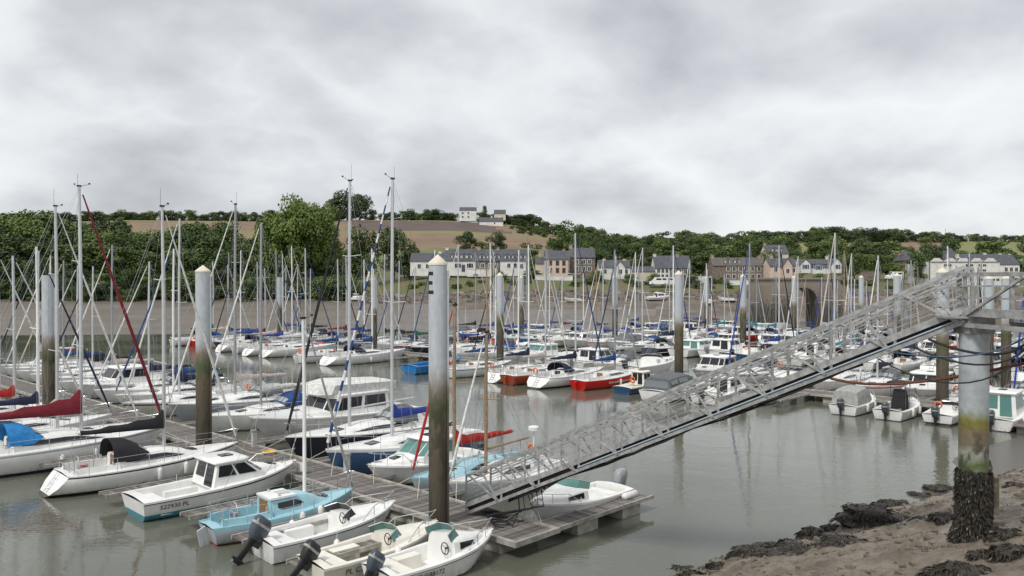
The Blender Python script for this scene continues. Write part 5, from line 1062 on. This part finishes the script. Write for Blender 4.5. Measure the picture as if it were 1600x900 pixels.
# hedge trees along the crest
for q in [k*9 for k in range(-12, 210)]:
    if 505 < q < 600 or 712 < q < 750: continue
    Y = 606 + rt_.uniform(0, 12) if q < 850 else 560 + rt_.uniform(0, 60)
    hg = rt_.uniform(7, 12) if q < 500 else (rt_.uniform(7, 13) if q < 850 else rt_.uniform(7, 12)*(1.0 + .35*math.sin(q*.011)))
    if 800 < q < 860: hg *= 1.3
    tree(rt_.choice(['dark', 'broad', 'dark']), q + rt_.uniform(-4, 4), Y, hgt=hg, wid=rt_.uniform(1.3, 1.9), label='small dark hedgerow tree along the hill skyline', group='hedgerow trees on the skyline', name='hedgerow_tree')
# wooded slope on the right of the hill
for k in range(250):
    q = rt_.uniform(840, 1640); Y = rt_.uniform(290, 560)
    if q < 880 and Y > 340: continue
    if q < 905 and 395 < Y: Y = rt_.uniform(290, 380)
    if 1180 < q and 380 < Y < 560 and rt_.random() < .93: continue
    if 935 < q < 990 and 290 < Y < 330: continue
    tree(rt_.choice(['broad', 'broad', 'dark', 'bush']), q, Y, hgt=rt_.uniform(8, 16)*(.8 if Y < 330 else 1), wid=rt_.uniform(1.0, 1.5), label='green tree of the wooded slope behind the waterfront houses', group='trees of the wooded slope', name='slope_tree')
for k in range(70):
    q = rt_.uniform(800, 862) if k < 26 else rt_.uniform(640, 900); Y = rt_.uniform(500, 600) if k < 26 else rt_.uniform(266, 296)
    tree('bush', q, Y, hgt=rt_.uniform(3, 7), wid=1.6, label='low green bush on the hillside' if k < 26 else 'garden bush behind the waterfront terrace', group='hillside bushes' if k < 26 else 'garden bushes', name='bush', cat='bush')
for k in range(46):
    q = [660, 700, 745, 790, 826, 905, 930, 1000, 1080, 1100, 1150, 1215, 1330, 1350, 1380, 1400, 1445][k % 17] + rt_.uniform(-14, 14); tree('bush', q, rt_.uniform(226, 233), hgt=rt_.uniform(1.2, 2.6), wid=2.0, label='low shrub on the grass bank above the shore', group='bank shrubs', name='shrub', cat='shrub')

for k, q in enumerate([690, 745, 781, 826, 834, 893, 932, 938, 984, 1022, 1082, 1112, 1125, 1200, 1206, 1246, 1280, 1316, 1330, 1446, 1340, 1360]):
    tree(rt_.choice(['bush', 'bush', 'broad']), q, rt_.uniform(233, 237), hgt=rt_.uniform(2.2, 4.4), wid=1.5, label='garden shrub in front of the waterfront houses', group='front garden shrubs', name='shrub', cat='shrub')
for k, q in enumerate([632, 640, 829, 833, 934, 940, 986, 1010, 1088, 1098, 1108, 1200, 1246, 1320, 1335, 1350, 1372, 1385, 1402, 1440, 1446, 1452]):
    tree(rt_.choice(['broad', 'bush', 'broad']), q, rt_.uniform(250, 268), hgt=rt_.uniform(6, 10.5), wid=1.2, label='green tree standing between the waterfront houses', group='trees between the houses')
for k in range(44):
    tree(rt_.choice(['bush', 'broad', 'dark']), -60 + k*14.5 + rt_.uniform(-5, 5), rt_.uniform(217, 225), hgt=rt_.uniform(4, 9), wid=1.5, label='shrub overhanging the mud at the foot of the riverside wood', group='overhanging shrubs of the wood', name='shrub', cat='shrub')
# ------------------------------------------------------------------ houses
SLATE = mat('slate', (.085, .09, .105), .6, 0, .35, 1.2, .3); SLATEB = mat('brown slate', (.13, .115, .105), .7, 0, .35, 1.2, .3)
RENDERW = mat('white render', (.74, .73, .70), .8, 0, .2, .5); RENDERC = mat('cream render', (.62, .55, .43), .8, 0, .15, .6); PINK = mat('pink render', (.60, .47, .39), .8, 0, .12, .6); STONE = mat('house stone', (.24, .19, .155), .9, 0, .45, 1.6, .4, c2=(.13, .105, .085)); BRICKC = mat('chimney stone', (.42, .35, .29), .9, 0, .3, 2)
WFR = mat('window frame white', (.72, .72, .70), .6); WBL = mat('blue shutter', (.03, .09, .22), .6); DOORM = mat('door', (.06, .07, .09), .5)
def house(label, x0, x1, Y, yb, ye, yr, wall, roof=SLATE, wins=(), chim=(), dep=7.5, hip=False, gables=(), doors=(), dormers=(), skyl=(), quoin=None, frame=WFR, ww=.95, wh=1.25, yaw=0, name='house', cat='house', shutters=None, group='waterfront houses'):
    """front wall between pixel columns at depth Y; wins: (px, py) centres"""
    a, b_ = pw(x0, yb, Y), pw(x1, yb, Y); z0 = a.z; ze = CAMZ - (ye - HY)/F*Y; zr = CAMZ - (yr - HY)/F*(Y + dep/2); cx_ = (a.x + b_.x)/2; W = b_.x - a.x
    root = thing(name, (cx_, Y, z0), yaw, label, cat, group); he, hr = ze - z0, zr - z0
    mb = MB(); mb.box((0, dep/2, he/2 - .6), (W, dep, he + 1.2)); 
    if not hip: mb.add([(-W/2, 0, he), (-W/2, dep, he), (-W/2, dep/2, hr - .05), (W/2, 0, he), (W/2, dep, he), (W/2, dep/2, hr - .05)], [(0, 1, 2), (5, 4, 3)])
    mb.build('wall', wall, root)
    mb = MB(); o_ = .25; hx = min(W*.3, dep*.45) if hip else -.15
    mb.add([(-W/2 - .12 - (o_ if hip else 0), -o_, he - .08), (W/2 + .12 + (o_ if hip else 0), -o_, he - .08), (W/2 - hx, dep/2, hr), (-W/2 + hx, dep/2, hr), (-W/2 - .12 - (o_ if hip else 0), dep + o_, he - .08), (W/2 + .12 + (o_ if hip else 0), dep + o_, he - .08)], [(0, 1, 2, 3), (5, 4, 3, 2)] + ([(0, 3, 4), (1, 5, 2)] if hip else []))
    P = [(x, y, z + .12) for x, y, z in mb.v]; mb.add(P, [(0, 1, 2, 3), (5, 4, 3, 2)] + ([(0, 3, 4), (1, 5, 2)] if hip else [])); mb.add([mb.v[0], mb.v[1], mb.v[7], mb.v[6]], [(0, 1, 2, 3)])
    rf = mb.build('roof', roof, root)
    def loc(px, py): p = pw(px, py, Y); return p.x - cx_, p.z - z0
    def window(x, z, w_=ww, h_=wh, y=0., par=None, nm='window', m=GLASS):
        mb = MB(); mb.box((x, y - .02, z), (w_ + .22, .07, h_ + .22)); f_ = mb.build(nm, frame, par or root)
        for s_ in (-1, 1): mb = MB(); mb.box((x + s_*w_*.255, y - .055, z), (w_*.45, .03, h_)); mb.build('pane', m, f_)
        if shutters:
            for s_ in (-1, 1): mb = MB(); mb.box((x + s_*w_*.82, y - .04, z), (w_*.45, .05, h_ + .1)); mb.build('shutter', shutters, f_)
    for px, py in wins: x, z = loc(px, py); window(x, z)
    for px, py in doors: x, z = loc(px, py); mb = MB(); mb.box((x, -.03, 1.05), (1.0, .08, 2.1)); mb.build('door', DOORM, root)
    for px, yt in chim:
        x, _ = loc(px, yb); zt = CAMZ - (yt - HY)/F*(Y + dep/2) - z0; mb = MB(); mb.box((x, dep/2, (zt + hr - 1.2)/2), (.9, .7, zt - hr + 1.2)); mb.box((x, dep/2, zt + .05), (1.05, .85, .14)); c_ = mb.build('chimney', BRICKC if wall is not RENDERW else RENDERW, rf); mb = MB(); mb.tube([(x - .2, dep/2, zt + .1), (x - .2, dep/2, zt + .5)], .12, 7); mb.tube([(x + .2, dep/2, zt + .1), (x + .2, dep/2, zt + .5)], .12, 7); mb.build('chimney_pot', mat('clay pot', (.36, .17, .10), .8), rf)
    for px, py in dormers:
        x, z = loc(px, py); yy = max(.3, (z - he)/(hr - he)*dep/2 - .5); mb = MB(); mb.box((x, yy + .9, z), (1.5, 1.8, 1.3)); mb.build('dormer', RENDERW, rf); window(x, z, .9, .85, yy, rf, 'dormer_window'); mb = MB(); mb.add([(x - .9, yy - .2, z + .6), (x + .9, yy - .2, z + .6), (x, yy - .2, z + 1.15), (x - .9, yy + 2, z + .6), (x + .9, yy + 2, z + .6), (x, yy + 2, z + 1.15)], [(0, 1, 2), (0, 2, 5, 3), (1, 4, 5, 2)]); mb.build('dormer_roof', roof, rf)
    for px, py in skyl:
        x, z = loc(px, py); u = (z - he)/(hr - he); mb = MB(); y_ = dep/2*u; sl_ = (hr - he)/(dep/2); mb.add([(x - .5, y_ - .4, z - .4*sl_ + .17), (x + .5, y_ - .4, z - .4*sl_ + .17), (x + .5, y_ + .4, z + .4*sl_ + .17), (x - .5, y_ + .4, z + .4*sl_ + .17)], [(0, 1, 2, 3)]); mb.build('skylight', mat('sky glass', (.45, .48, .52), .1), rf)
    for px, wpx, yt in gables:      # projecting front gable
        x, _ = loc(px, yb); w_ = wpx/F*Y; zt = CAMZ - (yt - HY)/F*Y - z0; mb = MB(); mb.box((x, .4 - .65, he/2 - .5), (w_, 2.5, he + 1)); mb.add([(x - w_/2, -1.5, he), (x + w_/2, -1.5, he), (x, -1.5, zt - .1)], [(0, 1, 2)]); g_ = mb.build('gable', wall, root)
        mb = MB(); mb.add([(x - w_/2 - .25, -1.75, he - .18), (x, -1.75, zt + .05), (x, dep/2, zt + .05), (x - w_/2 - .25, dep/2, he - .18), (x + w_/2 + .25, -1.75, he - .18), (x + w_/2 + .25, dep/2, he - .18)], [(0, 1, 2, 3), (1, 4, 5, 2)]); mb.build('gable_roof', roof, g_); window(x, he*.5, ww, wh, -1.5, g_)
    if quoin:
        for s_ in (-1, 1):
            for k in range(int(he/.45)): mb = MB(); w_ = .55 if k % 2 else .35; mb.box((s_*(W/2 - w_/2 + .03), -.015, .22 + .45*k), (w_, .09, .38)); mb.build('quoin', quoin, root)
    return root
def grid(xs, ys): return [(x, y) for x in xs for y in ys]
house('low white house behind the E pile with slate roof', 641, 692, 244, 425, 408, 396, RENDERW, wins=[(655, 416), (668, 416), (684, 416)], chim=[(686, 393)])
house('white left end of the slate terrace with long dark dormer', 694, 744, 240, 424.5, 407.5, 390, RENDERW, wins=[(713, 415), (718, 415), (732, 415), (737, 415)], doors=[(724, 419)], dormers=[(709, 401.5), (717, 401.5), (725, 401.5), (733, 401.5)], chim=[(697, 388)])
house('stone middle section of the slate terrace with white dormers', 744.6, 781, 240.2, 424.5, 407.5, 390, STONE, wins=[(754, 415), (766, 415), (775, 416)], dormers=[(753, 402), (765, 402), (776.5, 402)], chim=[(748, 387), (778, 388)])
house('white right end of the slate terrace with white dormers', 781.6, 823, 240, 425, 407.5, 390, RENDERW, wins=[(795, 415), (805, 415), (815, 416)], dormers=[(792.5, 402), (804.5, 402), (817, 402)])
house('cream side wing with tall chimney left of the quoined house', 837, 851.5, 240.5, 430, 412, 402, RENDERC, chim=[(844.5, 391)])
house('pink two-storey house with dark corner quoins', 852, 890, 238, 432, 405, 392, PINK, wins=grid((860, 871, 881), (411, 422.5)), quoin=STONE, chim=[(882, 391)], frame=mat('stone frame', (.16, .11, .09), .9), ww=.8, wh=1.3)
house('stone house with slate roof right of the quoined house', 891, 930, 243, 430, 402.5, 388, STONE, wins=grid((901, 912, 921), (409, 420)), chim=[(893, 384), (926, 388)])
house('low white house with a pointed front gable', 936, 985, 238, 431, 418, 407, RENDERW, gables=[(968, 15, 408)], wins=[(945, 424), (978, 424)], chim=[(946, 406), (978, 406)], ww=1.1)
house('cream gable end and barn wing of the long house', 986, 1023, 238, 436, 424, 417, RENDERC, dep=6)
house('white section of the long slate-roofed house', 1023.5, 1046, 240, 437, 419, 400, RENDERW, wins=grid((1029, 1035.5, 1042), (423, 432)), chim=[(1026, 398)], skyl=[(1028, 410), (1037, 410)], ww=.8)
house('stone section of the long slate-roofed house', 1046.5, 1080, 240.2, 437, 419, 400, STONE, wins=grid((1053, 1062, 1071), (424, 432)), chim=[(1062, 398)], skyl=[(1052, 411), (1060, 411)])
house('long two-storey stone house with brown slate roof', 1114, 1196, 236, 437, 415, 403, STONE, SLATEB, wins=grid((1138, 1147, 1157, 1166, 1176, 1186), (420, 432)), dormers=[(1138.5, 409.5), (1153.5, 409.5)], chim=[(1118, 400), (1192, 401)], ww=.9)
house('pinkish stone house with a steep front gable', 1203, 1245, 230, 431, 416, 404, PINK, wins=[(1212, 421), (1240, 422)], gables=[(1228, 15, 404)], chim=[(1211, 399)])
house('slate-roofed house above the pink gable house', 1198, 1232, 268, 405, 396, 383, RENDERC, wins=[(1208, 400), (1220, 400)], dormers=[(1211, 391.5), (1219, 391.5)], chim=[(1200, 381)])
house('white bungalow with two gables and blue shutters', 1248, 1312, 240, 421.5, 412.5, 405.5, RENDERW, gables=[(1256, 15, 405), (1304.5, 15, 403.5)], wins=[(1268, 416.5), (1279, 418), (1290, 416.5)], shutters=WBL, chim=[(1300, 401)], ww=.9, wh=1.2)
house('small hip-roofed stone house among the trees', 1412, 1437, 285, 428, 407, 393, STONE, hip=True, wins=[(1425, 412)], chim=[(1414, 397)])
house('slate-roofed house partly hidden behind the dark cedar', 1474, 1502, 300, 425, 405, 388, STONE, hip=True)
house('big white building with rows of low windows', 1455, 1562, 246, 447, 409, 406.5, RENDERW, SLATEB, wins=grid((1477, 1484), (414.5,)) + grid((1511, 1518, 1531, 1538), (414.5, 422.5)) + grid((1515, 1533, 1552, 1559), (437,)), ww=1.0, wh=.7, dep=16)
house('white wing with slate roof and white chimneys behind the big building', 1510, 1593, 255, 446, 413, 397.5, RENDERW, wins=grid((1572, 1580, 1588), (421, 437)), chim=[(1551, 396), (1575, 397), (1590, 398), (1508, 398)], dep=9)
for k in range(5):
    p = pw(1464 + 21*k, 409, 245.9); w_ = 10/F*246; mb = MB(); mb.add([(-w_, 0, 0), (w_, 0, 0), (w_*.4, 0, 1.1), (-w_*.4, 0, 1.1), (-w_, .3, 0), (w_, .3, 0), (w_*.4, .3, 1.1), (-w_*.4, .3, 1.1)], [(0, 1, 2, 3), (7, 6, 5, 4), (0, 3, 7, 4), (1, 5, 6, 2), (3, 2, 6, 7)]); o_ = mb.build('parapet', RENDERW); o_.location = p; tag(o_, '%s raised parapet on the roof edge of the big white building' % ORD[k], 'parapet')
house('white two-storey house on the hilltop', 718, 744, 592, 343, 329, 324, RENDERW, wins=grid((723, 732), (333, 339)), chim=[(742, 319)], ww=1.3, wh=1.4, group='hilltop houses')
house('low white hilltop house with two chimneys', 749, 786, 575, 352, 346.5, 340, RENDERW, wins=[(773, 349)], chim=[(768, 338), (780, 337)], group='hilltop houses')
house('grey-roofed house half hidden by trees on the hilltop', 772, 790, 598, 342, 334, 328, RENDERC, group='hilltop houses')
house('distant white house on the wooded skyline', 1181, 1196, 520, 388, 375, 368, RENDERW, wins=[(1186, 380)], group='distant houses'); house('distant grey house on the right skyline', 1285, 1302, 560, 378, 372, 367.5, STONE, group='distant houses')
# garden walls, vans, stone bridge, poles
for px0, px1, yb, yt, Y, lb in ((730, 768, 428, 421, 236, 'white balustrade in front of the terrace'), (836, 895, 435, 431, 234, 'white garden wall in front of the quoined house'), (1084, 1112, 441, 432, 236, 'low white building beside the parked vans'), (1140, 1190, 441, 438, 233, 'white garden wall below the long stone house'), (1345, 1375, 437, 424, 236, 'long grey stone wall right of the bridge')):
    a, b_ = pw(px0, yb, Y), pw(px1, yt, Y); mb = MB(); mb.box(((a.x + b_.x)/2, Y, (a.z + b_.z)/2 - .4), (b_.x - a.x, .5, b_.z - a.z + .8)); mb.box(((a.x + b_.x)/2, Y, b_.z + .05), (b_.x - a.x + .2, .7, .12)); tag(mb.build('garden_wall', STONE if 'grey' in lb else RENDERW), lb, 'wall', kind='thing')
def van(px, py, Y, rz, label, wide):
    p = pw(px, py, Y); r_ = thing('parked_van', p, rz, label, 'van', 'vans on the quay road'); L = wide
    mb = MB(); mb.loft([[(x, s_*w_, z) for x, w_, z in ()] for s_ in ()] or [[(-L/2, y, .35), (-L/2, y, 2.1), (-L/2 + .1, y, 2.3), (L/2 - 1.5, y, 2.3), (L/2 - .7, y, 1.35), (L/2 - .05, y, 1.1), (L/2, y, .35)] for y in (-.95, .95)], True, True); bd = mb.build('body', WHITE, r_, smooth=30)
    for x0, x1 in ((-L/2 + .5, -L/2 + 1.6), (-L/2 + 1.9, L/2 - 1.9)): mb = MB(); mb.box(((x0 + x1)/2, 0, 1.75), (x1 - x0, 1.93, .5)); mb.build('window', GLASS, bd)
    mb = MB(); mb.add([(L/2 - 1.42, .8, 2.2), (L/2 - 1.42, -.8, 2.2), (L/2 - .68, -.85, 1.42), (L/2 - .68, .85, 1.42)], [(0, 1, 2, 3)]); mb.v = [(x + .03, y, z + .02) for x, y, z in mb.v]; mb.build('windscreen', GLASS, bd)
    for x in (-L/2 + .9, L/2 - .9):
        for y in (-.85, .85): mb = MB(); mb.tube([(x, y - .1, .33), (x, y + .1, .33)], .33, 14); w_ = mb.build('wheel', BLACK, r_); mb = MB(); mb.tube([(x, y - .11, .33), (x, y + .11, .33)], .18, 10); mb.build('rim', ALU, w_)
van(1029, 446, 226, R(175), 'white camper van parked on the quay road, left one', 5.2); van(1046, 446, 227, R(5), 'white camper van parked on the quay road, right one', 5.6); van(1397, 437, 232, R(185), 'white van parked right of the stone bridge', 4.6)
BR = zoned('bridge stone', [(0, (.06, .05, .04)), (3.2, (.085, .07, .055)), (4.6, (.19, .16, .13)), (9, (.25, .21, .17))], .8, .5, .9, .6)
br = thing('stone_bridge', (0, 156, 0), 0, 'ruined stone bridge pier with a round arch on the far shore', 'bridge'); xa, xb_, xc = (1188 - 800)/F*156, (1312 - 800)/F*156, (1256 - 800)/F*156; zt = CAMZ - (436 - HY)/F*156; z0 = -1.; ra = 2.6; sp_ = CAMZ - (470 - HY)/F*156
arc = [(xc - ra*math.cos(math.pi*k/12), sp_ + ra*math.sin(math.pi*k/12)) for k in range(13)]
mb = MB(); P = [(xa - .6, z0), (xc - ra, z0)] + arc + [(xc + ra, z0), (xb_ + 1.2, z0), (xb_, zt), (xa, zt)]; n_ = len(P)
# front as strips around the arch
def fr(y): 
    s_ = [((xa - .6, z0), (xa, zt)), ((xc - ra, z0), (lerp(xa, xb_, .3), zt))]
    s_ += [(p, (lerp(lerp(xa, xb_, .3), lerp(xa, xb_, .75), k/12), zt)) for k, p in enumerate(arc)] + [((xc + ra, z0), (lerp(xa, xb_, .75), zt)), ((xb_ + 1.2, z0), (xb_, zt))]
    return [[(a[0], y, a[1]), (lerp(a[0], b_[0], .5), y, lerp(a[1], b_[1], .5)), (b_[0], y, b_[1])] for a, b_ in s_]
f0, f1 = fr(0), fr(6.5); mb.loft(f0); mb.loft(f1[::-1]); mb.loft([[r_[0] for r_ in f0[1:-1]], [r_[0] for r_ in f1[1:-1]]]); mb.loft([f0[0], f1[0]][::-1]); mb.loft([f0[-1], f1[-1]]); mb.loft([[r_[2] for r_ in f1], [r_[2] for r_ in f0]]); mb.build('masonry', BR, br)
mb = MB(); mb.box(((xa + xb_)/2, 3.2, zt + .1), (xb_ - xa + .7, 7.1, .35)); mb.build('coping', BR, br)
for k in range(12):
    a0, a1 = math.pi*k/12 + .02, math.pi*(k + 1)/12 - .02; mb = MB(); q = [(xc - r_*math.cos(a), sp_ + r_*math.sin(a)) for r_, a in ((ra - .02, a0), (ra - .02, a1), (ra + .55, a1), (ra + .55, a0))]; mb.add([(x, -.10, z) for x, z in q] + [(x, .2, z) for x, z in q], [(0, 1, 2, 3), (0, 4, 5, 1), (1, 5, 6, 2), (2, 6, 7, 3), (3, 7, 4, 0)]); mb.build('arch_stone', BR, br)
mb = MB(); mb.box((xa + 1.2, -.9, zt*.38), (2.2, 2, zt*.95)); mb.box((xb_ - 1.3, -.9, zt*.4), (2.2, 2, zt*.95)); mb.build('buttress', BR, br)
rnd = random.Random(4)
for k in range(70): tree('bush', 0, 250, hgt=.1, label='') if False else None
mb = MB()
for k in range(900):
    q = rnd.uniform(560, 1190) if k < 620 else rnd.uniform(1300, 1600); Y = rnd.uniform(205, 222); p = gpt(q, Y); s_ = rnd.uniform(.25, .8); mb.add([p + Vector((s_*(dx + rnd.uniform(-.3, .3)), s_*(dy + rnd.uniform(-.3, .3)), s_*(dz + rnd.uniform(-.2, .2)))) for dx, dy, dz in ((-1, -.8, -.4), (1, -.7, -.4), (.9, .8, -.4), (-.8, .8, -.4), (-.5, -.4, .55), (.5, -.35, .5), (.45, .4, .6), (-.4, .4, .5))], [(0, 1, 5, 4), (1, 2, 6, 5), (2, 3, 7, 6), (3, 0, 4, 7), (4, 5, 6, 7)])
tag(mb.build('shore_rubble', mat('shore rock', (.15, .125, .10), .9, 0, .5, .5, .3, c2=(.06, .05, .04))), 'tumbled rocks along the foot of the grass bank', 'rocks', kind='stuff')
for k, (px, yt, yb, Y, lb) in enumerate(((1417, 408, 437, 236, 'wooden utility pole left of the white building'), (1452, 400, 440, 240, 'wooden utility pole at the corner of the white building'), (1393, 366, 385, 520, 'distant utility pole on the right hill'), (1477, 358, 378, 560, 'distant utility pole near the red field'), (912, 352, 385, 300, 'utility pole by the tall tree'))):
    a = pw(px, yb, Y); zt_ = CAMZ - (yt - HY)/F*Y; r_ = thing('utility_pole', a, 0, lb, 'pole'); mb = MB(); mb.tube([(0, 0, -1), (0, 0, zt_ - a.z)], [.14, .10], 7); mb.build('post', BARK, r_); mb = MB(); mb.box((0, 0, zt_ - a.z - .4), (1.3, .1, .1)); mb.build('crossarm', BARK, r_)
